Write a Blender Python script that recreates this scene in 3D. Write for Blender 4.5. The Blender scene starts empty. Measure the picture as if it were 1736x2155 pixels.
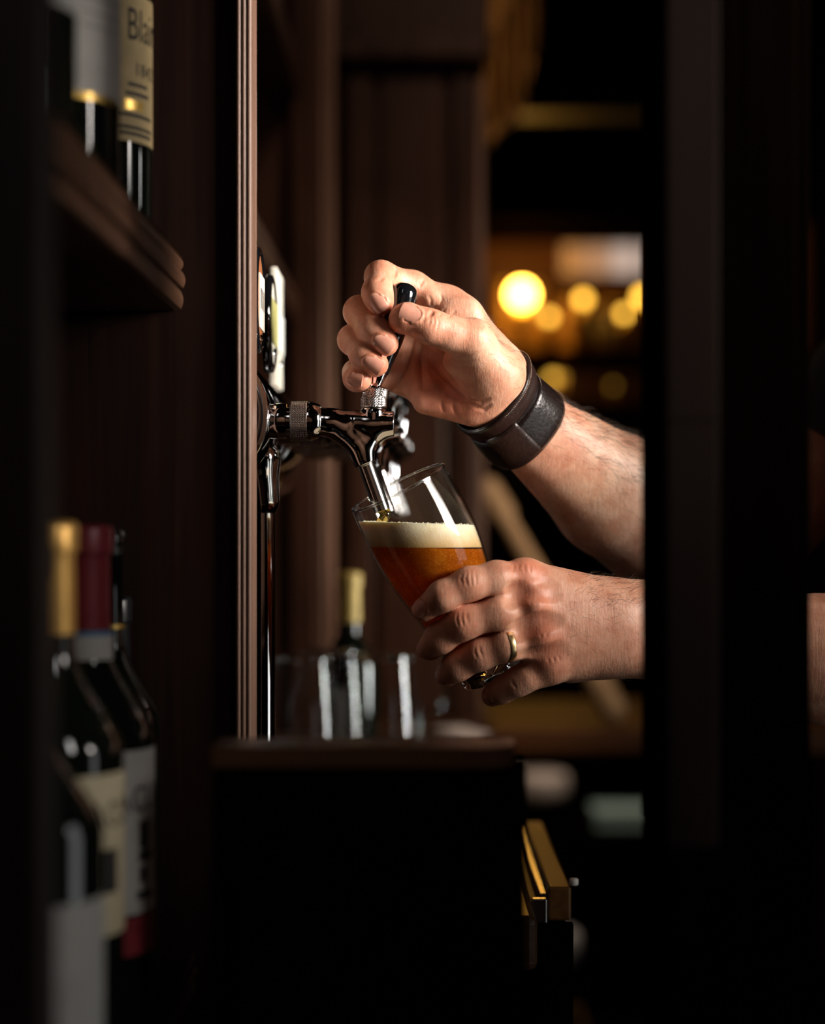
import bpy, bmesh, math, random
import numpy as np
from mathutils import Vector, Matrix

random.seed(7)
scene = bpy.context.scene
COL = scene.collection

# ---------------------------------------------------------------- camera
# one-point perspective: level camera looking along +Y from (0, 0, ZC)
FPX = 3880.0          # focal length in pixels of a 1736 x 2155 frame
VX, VY = 868.0, 1110.0
DF = 1.36             # focus distance (m)
ZC = 1.35             # camera height (m)
cam_d = bpy.data.cameras.new('camera')
cam = bpy.data.objects.new('camera', cam_d)
COL.objects.link(cam)
cam.location = (0, 0, ZC)
cam.rotation_euler = (math.pi / 2, 0, 0)
cam_d.sensor_fit = 'VERTICAL'
cam_d.sensor_height = 36.0
cam_d.lens = FPX / 2155.0 * 36.0
cam_d.shift_y = (VY - 1077.5) / 2155.0
cam_d.clip_start = 0.02
cam_d.dof.use_dof = True
cam_d.dof.focus_distance = DF - 0.005
cam_d.dof.aperture_fstop = 2.35
scene.camera = cam

# ---------------------------------------------------------------- world, lights, exposure
world = bpy.data.worlds.new('world')
scene.world = world
world.use_nodes = True
world.node_tree.nodes['Background'].inputs[0].default_value = (0.8, 0.6, 0.5, 1)
world.node_tree.nodes['Background'].inputs[1].default_value = 0.001
scene.view_settings.view_transform = 'Standard'
scene.view_settings.look = 'None'
scene.view_settings.exposure = 0.0
scene.view_settings.gamma = 1.0
scene.view_settings.use_curve_mapping = False


def area_light(name, loc, target, sx, sy, power, color, spread=180.0):
    l = bpy.data.lights.new(name, 'AREA')
    l.shape = 'RECTANGLE'
    l.size, l.size_y = sx, sy
    l.energy = power
    l.color = color
    l.spread = math.radians(spread)
    o = bpy.data.objects.new(name, l)
    COL.objects.link(o)
    o.location = loc
    d = Vector(target) - Vector(loc)
    o.rotation_euler = d.to_track_quat('-Z', 'Y').to_euler()
    return o


# tall window-like softbox on the bartender's side, a weaker one beside the camera, a faint one high on the left
area_light('key_light', (1.07, 0.93, ZC + 0.52), (0.0, DF, ZC + 0.31), 0.42, 0.62, 3.6, (1.0, 0.92, 0.84), 34.0)
area_light('strip_light', (1.06, 0.94, ZC - 0.10), (0.0, DF, ZC - 0.06), 0.40, 0.95, 2.0, (0.96, 1.0, 0.97))
area_light('window_light', (1.75, 2.10, ZC + 0.10), (-0.06, 1.86, ZC - 0.10), 0.34, 1.0, 3.2, (0.97, 1.0, 0.96), 34.0)
area_light('side_light', (0.78, 0.08, ZC + 0.62), (-0.24, 1.04, ZC - 0.10), 0.16, 0.60, 0.19, (1.0, 0.96, 0.92), 36.0)
area_light('fill_light', (-0.30, 0.30, ZC + 0.95), (0.0, DF, ZC + 0.17), 0.4, 0.4, 0.05, (1.0, 0.95, 0.92), 36.0)
area_light('wall_lamp_light', (0.95, 1.98, ZC + 0.16), (-0.12, 2.62, ZC + 0.02), 0.2, 0.2, 1.5, (1.0, 0.76, 0.58), 52.0)  # added fill from the right for trims and pilaster; no lamp stands here
area_light('ceiling_light', (0.35, 1.95, 2.75), (0.0, 2.7, ZC + 0.1), 0.3, 0.3, 2.0, (1.0, 0.74, 0.56), 90.0)  # added overhead fill that lifts the dark pilaster and bracket
area_light('seating_light', (0.62, 3.55, 2.74), (0.34, 3.95, 0.60), 0.25, 0.25, 1.2, (1.0, 0.85, 0.72), 42.0)  # added fill to brighten the stools, green box and crate
area_light('guest_room_light', (0.5, -0.6, 2.72), (0.4, -1.2, 1.2), 0.4, 0.4, 5.0, (1.0, 0.75, 0.6), 110.0)  # added behind the camera so the chrome reflects a lit front wall


# ---------------------------------------------------------------- helpers
def P(px, py, dd=0.0):
    """world point that the pixel sees at the depth DF + dd (metres)"""
    d = DF + dd
    return np.array([(px - VX) / FPX * d, d, ZC - (py - VY) / FPX * d])


def PD(px, py, d):
    return P(px, py, d - DF)


def RP(rpx, dd=0.0):
    return rpx * (DF + dd) / FPX


def tag(o, label=None, cat=None, group=None, kind=None):
    if label: o['label'] = label
    if cat: o['category'] = cat
    if group: o['group'] = group
    if kind: o['kind'] = kind
    return o


def empty(name, loc=(0, 0, 0), label=None, cat=None, group=None, kind=None):
    o = bpy.data.objects.new(name, None)
    o.empty_display_size = 0.02
    COL.objects.link(o)
    o.location = loc
    return tag(o, label, cat, group, kind)


def link_mesh(name, me, mat=None, parent=None, smooth=True):
    if mat is not None:
        me.materials.append(mat)
    if smooth:
        me.polygons.foreach_set('use_smooth', np.ones(len(me.polygons), dtype=bool))
    o = bpy.data.objects.new(name, me)
    COL.objects.link(o)
    if parent is not None:
        # geometry is given in world space: move it to the parent's frame
        loc = Vector(parent.location)
        pp = parent.parent
        while pp is not None:
            loc += Vector(pp.location)
            pp = pp.parent
        me.transform(Matrix.Translation(-loc))
        o.parent = parent
    return o


def mesh_from(name, verts, faces, mat=None, parent=None, smooth=True):
    me = bpy.data.meshes.new(name)
    me.from_pydata([tuple(v) for v in verts], [], [tuple(f) for f in faces])
    me.update()
    return link_mesh(name, me, mat, parent, smooth)


def bm_obj(name, bm, mat=None, parent=None, smooth=False):
    me = bpy.data.meshes.new(name)
    bmesh.ops.recalc_face_normals(bm, faces=bm.faces)
    bm.to_mesh(me)
    bm.free()
    return link_mesh(name, me, mat, parent, smooth)


def box(name, x0, x1, y0, y1, z0, z1, mat=None, parent=None, bevel=0.0, seg=2):
    bm = bmesh.new()
    bmesh.ops.create_cube(bm, size=1.0)
    for v in bm.verts:
        v.co = Vector(((x0 + x1) / 2 + v.co.x * (x1 - x0), (y0 + y1) / 2 + v.co.y * (y1 - y0), (z0 + z1) / 2 + v.co.z * (z1 - z0)))
    if bevel > 0:
        bmesh.ops.bevel(bm, geom=list(bm.edges), offset=bevel, segments=seg, affect='EDGES', profile=0.5)
    return bm_obj(name, bm, mat, parent, smooth=False)


def frame_of(axis):
    a = np.array(axis, float)
    a /= np.linalg.norm(a)
    h = np.array([0, 0, 1.0]) if abs(a[2]) < 0.9 else np.array([1.0, 0, 0])
    u = np.cross(h, a)
    u /= np.linalg.norm(u)
    return a, u, np.cross(a, u)


def lathe_data(prof, origin, axis, n=48, closed=False, a0=0.0, a1=2 * math.pi, rad_fn=None):
    """prof: list of (r, s): radius and position along the axis"""
    a, u, v = frame_of(axis)
    o = np.array(origin, float)
    full = abs(a1 - a0 - 2 * math.pi) < 1e-6
    cols = n if full else n + 1
    verts, faces = [], []
    for i, (r, s) in enumerate(prof):
        for j in range(cols):
            t = a0 + (a1 - a0) * j / n
            rr = r if rad_fn is None else rad_fn(r, s, t, i)
            verts.append(o + a * s + (u * math.cos(t) + v * math.sin(t)) * rr)
    m = len(prof)
    rng = range(m) if closed else range(m - 1)
    for i in rng:
        i2 = (i + 1) % m
        for j in range(n):
            j2 = (j + 1) % cols
            faces.append((i * cols + j, i * cols + j2, i2 * cols + j2, i2 * cols + j))
    return verts, faces


def lathe(name, prof, origin, axis, mat=None, parent=None, n=48, smooth=True, sharp=None, **kw):
    """profile points with r == 0 become poles; recalculated normals"""
    verts, faces = lathe_data(prof, origin, axis, n, **kw)
    bm = bmesh.new()
    bv = [bm.verts.new(tuple(p)) for p in verts]
    for f in faces:
        try:
            bm.faces.new([bv[i] for i in f])
        except ValueError:
            pass
    bmesh.ops.remove_doubles(bm, verts=bm.verts, dist=1e-6)
    o = bm_obj(name, bm, mat, parent, smooth)
    if sharp:
        o.data.set_sharp_from_angle(angle=math.radians(sharp))
    return o


def tube_data(pts, radii, n=10, cap=True):
    pts = [np.array(p, float) for p in pts]
    m = len(pts)
    verts, faces = [], []
    prev_u = None
    for i, p in enumerate(pts):
        t = pts[min(i + 1, m - 1)] - pts[max(i - 1, 0)]
        t = t / (np.linalg.norm(t) + 1e-12)
        if prev_u is None:
            _, u, _ = frame_of(t)
        else:
            u = prev_u - t * np.dot(prev_u, t)
            u /= np.linalg.norm(u)
        prev_u = u
        v = np.cross(t, u)
        r = radii[i] if hasattr(radii, '__len__') else radii
        for j in range(n):
            a = 2 * math.pi * j / n
            verts.append(p + (u * math.cos(a) + v * math.sin(a)) * r)
    for i in range(m - 1):
        for j in range(n):
            j2 = (j + 1) % n
            faces.append((i * n + j, i * n + j2, (i + 1) * n + j2, (i + 1) * n + j))
    if cap:
        faces.append(tuple(reversed(range(n))))
        faces.append(tuple((m - 1) * n + j for j in range(n)))
    return verts, faces


def tube(name, pts, radii, mat=None, parent=None, n=12, smooth=True):
    v, f = tube_data(pts, radii, n)
    return mesh_from(name, v, f, mat, parent, smooth)


def merge(*parts):
    V, F = [], []
    for v, f in parts:
        b = len(V)
        V += list(v)
        F += [tuple(i + b for i in q) for q in f]
    return V, F


def prism_y(name, poly, y0, y1, mat=None, parent=None, bevel=0.0, smooth=False):
    """extrude an (x, z) outline along y"""
    bm = bmesh.new()
    a = [bm.verts.new((x, y0, z)) for x, z in poly]
    b = [bm.verts.new((x, y1, z)) for x, z in poly]
    n = len(poly)
    bm.faces.new(a)
    bm.faces.new(b[::-1])
    for i in range(n):
        bm.faces.new((a[i], a[(i + 1) % n], b[(i + 1) % n], b[i]))
    return bm_obj(name, bm, mat, parent, smooth)


def prism_z(name, poly, z0, z1, mat=None, parent=None, smooth=False):
    """extrude an (x, y) outline along z"""
    bm = bmesh.new()
    a = [bm.verts.new((x, y, z0)) for x, y in poly]
    b = [bm.verts.new((x, y, z1)) for x, y in poly]
    n = len(poly)
    bm.faces.new(a)
    bm.faces.new(b[::-1])
    for i in range(n):
        bm.faces.new((a[i], a[(i + 1) % n], b[(i + 1) % n], b[i]))
    return bm_obj(name, bm, mat, parent, smooth)


# ---------------------------------------------------------------- signed distance fields, meshed with surface nets
class Field:
    def __init__(self, lo, hi, h):
        self.lo = np.array(lo, float)
        self.h = h
        self.n = np.ceil((np.array(hi) - self.lo) / h).astype(int) + 1
        self.D = np.full(tuple(self.n), 0.03, np.float32)

    def sub(self, lo, hi):
        i0 = np.clip(np.floor((np.array(lo) - self.lo) / self.h).astype(int), 0, self.n)
        i1 = np.clip(np.ceil((np.array(hi) - self.lo) / self.h).astype(int) + 1, 0, self.n)
        sl = tuple(slice(a, b) for a, b in zip(i0, i1))
        ax = [(self.lo[k] + self.h * np.arange(i0[k], i1[k])).astype(np.float32) for k in range(3)]
        return sl, (ax[0][:, None, None], ax[1][None, :, None], ax[2][None, None, :])

    def blend(self, fn, lo, hi, k, pad=None):
        pad = k * 1.2 + 0.006 if pad is None else pad
        sl, X = self.sub(np.array(lo) - pad, np.array(hi) + pad)
        if self.D[sl].size == 0:
            return
        d = fn(*X).astype(np.float32)
        kk = k(*X) if callable(k) else k
        self.D[sl] = smin(self.D[sl], d, kk)

    def carve(self, fn, lo, hi, k):
        pad = k + 0.004
        sl, X = self.sub(np.array(lo) - pad, np.array(hi) + pad)
        if self.D[sl].size == 0:
            return
        d = fn(*X).astype(np.float32)
        self.D[sl] = -smin(-self.D[sl], d, k)

    def cone(self, a, b, ra, rb, k=0.004):
        a, b = np.array(a), np.array(b)
        r = max(ra, rb)
        self.blend(sd_cone(a, b, ra, rb), np.minimum(a, b) - r, np.maximum(a, b) + r, k)

    def ell(self, c, axes, radii, k=0.004):
        r = max(radii)
        self.blend(sd_ell(c, axes, radii), np.array(c) - r, np.array(c) + r, k)

    def groove(self, pts, r, k=0.0012):
        for a, b in zip(pts[:-1], pts[1:]):
            self.carve(sd_cone(np.array(a), np.array(b), r, r * 0.999), np.minimum(a, b) - r, np.maximum(a, b) + r, k)

    def ridge(self, pts, r, k=0.003):
        for a, b in zip(pts[:-1], pts[1:]):
            self.cone(a, b, r, r * 0.999, k)

    def val(self, p):
        q = (np.atleast_2d(p) - self.lo) / self.h
        q = np.clip(q, 0, self.n - 1.001)
        i = np.floor(q).astype(int)
        f = q - i
        out = 0
        for dx in (0, 1):
            for dy in (0, 1):
                for dz in (0, 1):
                    w = (f[:, 0] if dx else 1 - f[:, 0]) * (f[:, 1] if dy else 1 - f[:, 1]) * (f[:, 2] if dz else 1 - f[:, 2])
                    out = out + w * self.D[i[:, 0] + dx, i[:, 1] + dy, i[:, 2] + dz]
        return out

    def grad(self, p, e=None):
        e = e or self.h
        p = np.atleast_2d(p)
        g = np.stack([self.val(p + np.eye(3)[k] * e) - self.val(p - np.eye(3)[k] * e) for k in range(3)], 1)
        return g / (np.linalg.norm(g, axis=1, keepdims=True) + 1e-12)

    def hit(self, px, py, d0=-0.12, d1=0.16):
        """first surface point seen through the pixel"""
        t = np.arange(d0, d1, self.h * 0.5)
        pts = np.stack([P(px, py, x) for x in t])
        ok = np.all((pts >= self.lo) & (pts <= self.lo + (self.n - 1) * self.h), axis=1)
        v = np.where(ok, self.val(pts), 1.0)
        idx = np.nonzero(v < 0)[0]
        if len(idx) == 0:
            return None
        i = idx[0]
        if i == 0:
            return pts[0]
        w = v[i - 1] / (v[i - 1] - v[i])
        return pts[i - 1] * (1 - w) + pts[i] * w

    def mesh(self, smooth_it=1):
        D = self.D
        S = D < 0
        n = D.shape
        c = S[:-1, :-1, :-1].astype(np.int8)
        tot = c.copy()
        for dx, dy, dz in ((1, 0, 0), (0, 1, 0), (0, 0, 1), (1, 1, 0), (1, 0, 1), (0, 1, 1), (1, 1, 1)):
            tot += S[dx:n[0] - 1 + dx, dy:n[1] - 1 + dy, dz:n[2] - 1 + dz]
        act = (tot > 0) & (tot < 8)
        I = np.argwhere(act)
        idx = np.full(act.shape, -1, np.int32)
        idx[act] = np.arange(len(I))
        acc = np.zeros((len(I), 3))
        cnt = np.zeros(len(I))
        corners = [(x, y, z) for x in (0, 1) for y in (0, 1) for z in (0, 1)]
        for a in corners:
            for k in range(3):
                if a[k] == 0:
                    b = list(a)
                    b[k] = 1
                    da = D[I[:, 0] + a[0], I[:, 1] + a[1], I[:, 2] + a[2]]
                    db = D[I[:, 0] + b[0], I[:, 1] + b[1], I[:, 2] + b[2]]
                    m = (da < 0) != (db < 0)
                    w = np.where(m, da / np.where(m, da - db, 1), 0)
                    p = np.array(a)[None, :] + w[:, None] * (np.array(b) - np.array(a))[None, :]
                    acc += np.where(m[:, None], p, 0)
                    cnt += m
        V = self.lo + self.h * (I + acc / cnt[:, None])
        F = []
        for k in range(3):
            sl0 = [slice(None)] * 3
            sl1 = [slice(None)] * 3
            sl0[k] = slice(0, n[k] - 1)
            sl1[k] = slice(1, n[k])
            cross = S[tuple(sl0)] != S[tuple(sl1)]
            E = np.argwhere(cross)
            o1, o2 = (k + 1) % 3, (k + 2) % 3
            E = E[(E[:, o1] > 0) & (E[:, o2] > 0) & (E[:, o1] < n[o1] - 1) & (E[:, o2] < n[o2] - 1)]
            e1 = np.zeros(3, int); e1[o1] = 1
            e2 = np.zeros(3, int); e2[o2] = 1
            q = [E - e1 - e2, E - e2, E, E - e1]
            q = np.stack([idx[x[:, 0], x[:, 1], x[:, 2]] for x in q], 1)
            ins = S[E[:, 0], E[:, 1], E[:, 2]]
            q = np.where(ins[:, None], q, q[:, ::-1])
            F.append(q)
        F = np.concatenate(F)
        F = F[np.all(F >= 0, axis=1)]
        for _ in range(smooth_it):     # relax in the tangent plane, then drop back onto the surface
            ia = np.concatenate([F[:, 0], F[:, 1], F[:, 2], F[:, 3], F[:, 1], F[:, 2], F[:, 3], F[:, 0]])
            ib = np.concatenate([F[:, 1], F[:, 2], F[:, 3], F[:, 0], F[:, 0], F[:, 1], F[:, 2], F[:, 3]])
            C = np.bincount(ia, minlength=len(V))
            A = np.stack([np.bincount(ia, weights=V[ib, q], minlength=len(V)) for q in range(3)], 1)
            V = np.where(C[:, None] > 0, 0.4 * V + 0.6 * A / np.maximum(C, 1)[:, None], V)
            g = self.grad(V)
            V = V - g * np.clip(self.val(V), -self.h, self.h)[:, None]
        return V, F


def smin(a, b, k):
    h = np.maximum(k - np.abs(a - b), 0) / k
    return np.minimum(a, b) - h * h * k * 0.25


def sd_cone(a, b, ra, rb):
    """tapered capsule"""
    a = np.array(a, float); b = np.array(b, float)
    ba = b - a
    l2 = float(ba @ ba) + 1e-12
    rr = ra - rb
    a2 = max(l2 - rr * rr, 1e-10)
    il2 = 1 / l2

    def f(X, Y, Z):
        px, py, pz = X - a[0], Y - a[1], Z - a[2]
        y = px * ba[0] + py * ba[1] + pz * ba[2]
        z = y - l2
        qx, qy, qz = px * l2 - ba[0] * y, py * l2 - ba[1] * y, pz * l2 - ba[2] * y
        x2 = qx * qx + qy * qy + qz * qz
        y2 = y * y * l2
        z2 = z * z * l2
        k = math.copysign(1, rr) * rr * rr * x2
        c1 = np.sign(z) * a2 * z2 > k
        c2 = np.sign(y) * a2 * y2 < k
        d1 = np.sqrt(x2 + z2) * il2 - rb
        d2 = np.sqrt(x2 + y2) * il2 - ra
        d3 = (np.sqrt(x2 * a2 * il2) + y * rr) * il2 - ra
        return np.where(c1, d1, np.where(c2, d2, d3))
    return f


def sd_ell(c, axes, radii):
    A = np.array(axes, float)
    R = np.array(radii, float)

    def f(X, Y, Z):
        x, y, z = X - c[0], Y - c[1], Z - c[2]
        q = [x * A[k, 0] + y * A[k, 1] + z * A[k, 2] for k in range(3)]
        k0 = np.sqrt(sum((q[k] / R[k]) ** 2 for k in range(3)))
        k1 = np.sqrt(sum((q[k] / R[k] ** 2) ** 2 for k in range(3)))
        return k0 * (k0 - 1.0) / np.maximum(k1, 1e-6)
    return f


def field_obj(name, fld, mat, parent=None, smooth_it=1, color_fn=None):
    V, F = fld.mesh(smooth_it)
    me = bpy.data.meshes.new(name)
    me.vertices.add(len(V))
    me.vertices.foreach_set('co', V.astype(np.float32).ravel())
    me.loops.add(len(F) * 4)
    me.polygons.add(len(F))
    me.polygons.foreach_set('loop_start', np.arange(0, len(F) * 4, 4, dtype=np.int32))
    me.loops.foreach_set('vertex_index', F.astype(np.int32).ravel())
    me.update(calc_edges=True)
    if color_fn is not None:
        at = me.color_attributes.new('tint', 'FLOAT_COLOR', 'POINT')
        c = np.ones((len(V), 4), np.float32)
        c[:, :3] = color_fn(V)
        at.data.foreach_set('color', c.ravel())
    return link_mesh(name, me, mat, parent, True)


# ---------------------------------------------------------------- materials
def new_mat(name):
    m = bpy.data.materials.new(name)
    m.use_nodes = True
    nt = m.node_tree
    bs = nt.nodes['Principled BSDF']
    return m, nt, bs


def nd(nt, typ, **kw):
    n = nt.nodes.new(typ)
    for k, v in kw.items():
        if k.startswith('i_'):
            n.inputs[k[2:].replace('_', ' ')].default_value = v
        else:
            setattr(n, k, v)
    return n


def ramp(nt, stops):
    r = nt.nodes.new('ShaderNodeValToRGB')
    el = r.color_ramp.elements
    while len(el) < len(stops):
        el.new(0.5)
    for e, (p, c) in zip(el, stops):
        e.position = p
        e.color = (*c, 1)
    return r


def plain(name, color, rough=0.5, metal=0.0, bump=0.0, bump_scale=60.0, var=0.15, coat=0.0, spec=0.5):
    """painted / plastic / metal surface with faint procedural mottling"""
    m, nt, bs = new_mat(name)
    tc = nd(nt, 'ShaderNodeTexCoord')
    no = nd(nt, 'ShaderNodeTexNoise', i_Scale=bump_scale, i_Detail=4.0)
    nt.links.new(tc.outputs['Object'], no.inputs['Vector'])
    lo = tuple(c * (1 - var) for c in color)
    hi = tuple(min(1, c * (1 + var)) for c in color)
    r = ramp(nt, [(0.3, lo), (0.7, hi)])
    nt.links.new(no.outputs['Fac'], r.inputs['Fac'])
    nt.links.new(r.outputs['Color'], bs.inputs['Base Color'])
    bs.inputs['Roughness'].default_value = rough
    bs.inputs['Metallic'].default_value = metal
    bs.inputs['Coat Weight'].default_value = coat
    bs.inputs['Specular IOR Level'].default_value = spec
    if bump > 0:
        b = nd(nt, 'ShaderNodeBump', i_Strength=bump, i_Distance=0.001)
        nt.links.new(no.outputs['Fac'], b.inputs['Height'])
        nt.links.new(b.outputs['Normal'], bs.inputs['Normal'])
    return m


def wood(name, dark, light, axis='z', rough=0.42, scale=1.0, coat=0.0, bump=0.25, spec=0.25):
    m, nt, bs = new_mat(name)
    tc = nd(nt, 'ShaderNodeTexCoord')
    mp = nd(nt, 'ShaderNodeMapping')
    s = {'x': (4, 90, 90), 'y': (90, 4, 90), 'z': (90, 90, 4)}[axis]
    mp.inputs['Scale'].default_value = tuple(v * scale for v in s)
    nt.links.new(tc.outputs['Object'], mp.inputs['Vector'])
    no = nd(nt, 'ShaderNodeTexNoise', i_Scale=1.0, i_Detail=6.0, i_Distortion=0.6)
    nt.links.new(mp.outputs['Vector'], no.inputs['Vector'])
    n2 = nd(nt, 'ShaderNodeTexNoise', i_Scale=5.0 * scale, i_Detail=3.0)
    nt.links.new(tc.outputs['Object'], n2.inputs['Vector'])
    mx = nd(nt, 'ShaderNodeMath', operation='MULTIPLY_ADD')
    mx.inputs[1].default_value = 0.45
    nt.links.new(n2.outputs['Fac'], mx.inputs[0])
    ms = nd(nt, 'ShaderNodeMath', operation='MULTIPLY')
    ms.inputs[1].default_value = 0.6
    nt.links.new(no.outputs['Fac'], ms.inputs[0])
    nt.links.new(ms.outputs[0], mx.inputs[2])
    r = ramp(nt, [(0.32, dark), (0.72, light)])
    nt.links.new(mx.outputs[0], r.inputs['Fac'])
    nt.links.new(r.outputs['Color'], bs.inputs['Base Color'])
    bs.inputs['Roughness'].default_value = rough
    bs.inputs['Coat Weight'].default_value = coat
    bs.inputs['Coat Roughness'].default_value = 0.25
    bs.inputs['Specular IOR Level'].default_value = spec
    b = nd(nt, 'ShaderNodeBump', i_Strength=bump, i_Distance=0.001)
    nt.links.new(no.outputs['Fac'], b.inputs['Height'])
    nt.links.new(b.outputs['Normal'], bs.inputs['Normal'])
    return m


def emitter(name, color, strength):
    m, nt, bs = new_mat(name)
    bs.inputs['Base Color'].default_value = (0.8, 0.6, 0.3, 1)
    bs.inputs['Emission Color'].default_value = (*color, 1)
    bs.inputs['Emission Strength'].default_value = strength
    return m


def clear_glass(name, tint=(1, 1, 1), ior=1.5, haze=0.0):
    """thin-walled glass: light passes straight through, reflections by fresnel"""
    m, nt, bs = new_mat(name)
    nt.nodes.remove(bs)
    out = nt.nodes['Material Output']
    tr = nd(nt, 'ShaderNodeBsdfTransparent')
    tr.inputs['Color'].default_value = (*tint, 1)
    gl = nd(nt, 'ShaderNodeBsdfGlossy')
    gl.inputs['Roughness'].default_value = 0.015
    lw = nd(nt, 'ShaderNodeLayerWeight', i_Blend=0.5)
    pw = nd(nt, 'ShaderNodeMath', operation='POWER')
    pw.inputs[1].default_value = 4.0
    nt.links.new(lw.outputs['Facing'], pw.inputs[0])
    f0 = ((ior - 1) / (ior + 1)) ** 2
    fr = nd(nt, 'ShaderNodeMath', operation='MULTIPLY_ADD')
    fr.inputs[1].default_value = 0.75
    fr.inputs[2].default_value = f0
    nt.links.new(pw.outputs[0], fr.inputs[0])
    mx = nd(nt, 'ShaderNodeMixShader')
    nt.links.new(fr.outputs[0], mx.inputs[0])
    nt.links.new(tr.outputs[0], mx.inputs[1])
    nt.links.new(gl.outputs[0], mx.inputs[2])
    nt.links.new(mx.outputs[0], out.inputs[0])
    return m


def solid_glass(name, color=(1, 1, 1), rough=0.0, ior=1.5):
    m, nt, bs = new_mat(name)
    bs.inputs['Base Color'].default_value = (*color, 1)
    bs.inputs['Transmission Weight'].default_value = 1.0
    bs.inputs['Roughness'].default_value = rough
    bs.inputs['IOR'].default_value = ior
    return m


M = {}
M['chrome'] = plain('chrome', (0.66, 0.63, 0.63), 0.06, 1.0, var=0.03)
M['chrome_knurl'] = plain('chrome_knurl', (0.62, 0.59, 0.57), 0.22, 1.0, var=0.03)
M['chrome_brushed'] = plain('chrome_brushed', (0.60, 0.58, 0.57), 0.16, 1.0, var=0.05)
M['chrome_dark'] = plain('chrome_dark', (0.30, 0.28, 0.28), 0.12, 1.0, var=0.05)
M['gold'] = plain('gold', (0.90, 0.62, 0.32), 0.30, 1.0, var=0.05)
M['black_gloss'] = plain('black_gloss', (0.004, 0.004, 0.005), 0.07, 0.0, coat=0.6)
M['wood_panel'] = wood('wood_panel', (0.012, 0.0055, 0.0036), (0.062, 0.028, 0.018), 'z', spec=0.15)
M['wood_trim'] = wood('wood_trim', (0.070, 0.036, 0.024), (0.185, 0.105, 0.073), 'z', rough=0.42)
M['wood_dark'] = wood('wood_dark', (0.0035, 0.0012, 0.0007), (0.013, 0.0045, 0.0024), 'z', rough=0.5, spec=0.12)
M['wood_shelf'] = wood('wood_shelf', (0.022, 0.010, 0.0055), (0.085, 0.038, 0.020), 'y')
M['wood_counter'] = wood('wood_counter', (0.02, 0.009, 0.005), (0.075, 0.034, 0.016), 'x', rough=0.3)
M['glass_wall'] = clear_glass('glass_wall', (0.985, 0.99, 0.985), 1.31)
M['glass_solid'] = solid_glass('glass_solid', (0.96, 0.97, 0.96), 0.0, 1.5)


def rim_glass():
    m = clear_glass('glass_rim', (0.9, 0.92, 0.9), 1.5)
    for n in m.node_tree.nodes:
        if n.type == 'MATH' and n.operation == 'MULTIPLY_ADD':
            n.inputs[2].default_value = 0.30
    return m


M['glass_rim'] = rim_glass()
# ---------------------------------------------------------------- the room
M['floor'] = wood('floor_wood', (0.010, 0.006, 0.004), (0.03, 0.017, 0.010), 'y', rough=0.5)
M['plaster'] = plain('plaster', (0.05, 0.032, 0.022), 0.8, bump=0.2)
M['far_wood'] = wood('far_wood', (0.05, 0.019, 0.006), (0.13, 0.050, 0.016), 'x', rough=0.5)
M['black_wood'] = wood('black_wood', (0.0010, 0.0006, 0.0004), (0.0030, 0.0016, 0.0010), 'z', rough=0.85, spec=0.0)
M['post_wood'] = wood('post_wood', (0.006, 0.0034, 0.0026), (0.022, 0.012, 0.009), 'z', rough=0.36, spec=0.2)
tag(box('floor', -0.6, 2.6, -1.5, 6.2, -0.05, 0.0, M['floor']), kind='structure')
tag(box('ceiling', -0.6, 2.6, -1.5, 6.2, 2.8, 2.85, M['plaster']), kind='structure')
tag(box('wall_left', -0.60, -0.45, -1.5, 6.2, 0.0, 2.8, M['wood_dark']), kind='structure')
tag(box('wall_back', -0.45, 2.6, 5.7, 5.8, 0.0, 2.8, M['far_wood']), kind='structure')
tag(box('wall_right', 2.5, 2.6, -1.5, 5.7, 0.0, 2.8, M['plaster']), kind='structure')

M['plaster_warm'] = plain('plaster_warm', (0.34, 0.23, 0.17), 0.8, bump=0.2)
tag(box('wall_front', -0.45, 2.5, -1.5, -1.4, 0.0, 2.8, M['plaster_warm']), kind='structure')
tag(box('trim_1', -0.449, 2.499, -1.399, -1.37, 0.0, 1.05, M['wood_panel']), kind='structure')

# ---------------------------------------------------------------- shelving of the back bar, along the left
XS = -0.1606
shelf_unit = empty('back_bar_shelving', (-0.3, 0.77, 0), 'dark wooden back-bar shelving with fluted uprights and moulded shelves', 'shelving')


def fluted(x0, x1, y0, y1, nf, depth=0.0016):
    """outline of a trim strip with flutes on its front and right faces"""
    pts = [(x0, y1), (x0, y0)]
    for i in range(nf):
        a = x0 + (x1 - x0) * i / nf
        b = x0 + (x1 - x0) * (i + 1) / nf
        m = b - a
        for t in (0.10, 0.3, 0.5, 0.7, 0.9):
            pts.append((a + m * t, y0 - depth * math.sin(math.pi * t)))
        pts.append((b - m * 0.02, y0 + depth * 0.7))
    for i in range(3):
        a = y0 + (y1 - y0) * i / 3
        b = y0 + (y1 - y0) * (i + 1) / 3
        m = b - a
        for t in (0.1, 0.3, 0.5, 0.7, 0.9):
            pts.append((x1 + depth * math.sin(math.pi * t), a + m * t))
        pts.append((x1 - depth * 0.4, b))
    return pts


box('upright', -0.45, -0.170, 0.735, 0.775, 0.0, 2.7, M['post_wood'], shelf_unit, 0.004)
up = prism_z('edge_trim', fluted(-0.170, -0.150, 0.742, 0.772, 2, 0.002), 0.0, 2.7, M['post_wood'], shelf_unit)
box('upright', -0.45, -0.1232, 1.292, 1.315, 0.0, 2.7, M['wood_dark'], shelf_unit, 0.001)
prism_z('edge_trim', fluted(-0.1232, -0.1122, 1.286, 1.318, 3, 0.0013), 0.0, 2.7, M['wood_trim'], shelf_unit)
box('upright', -0.45, -0.126, 2.50, 2.53, ZC - 0.2795, 2.7, M['wood_panel'], shelf_unit, 0.001)
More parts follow.
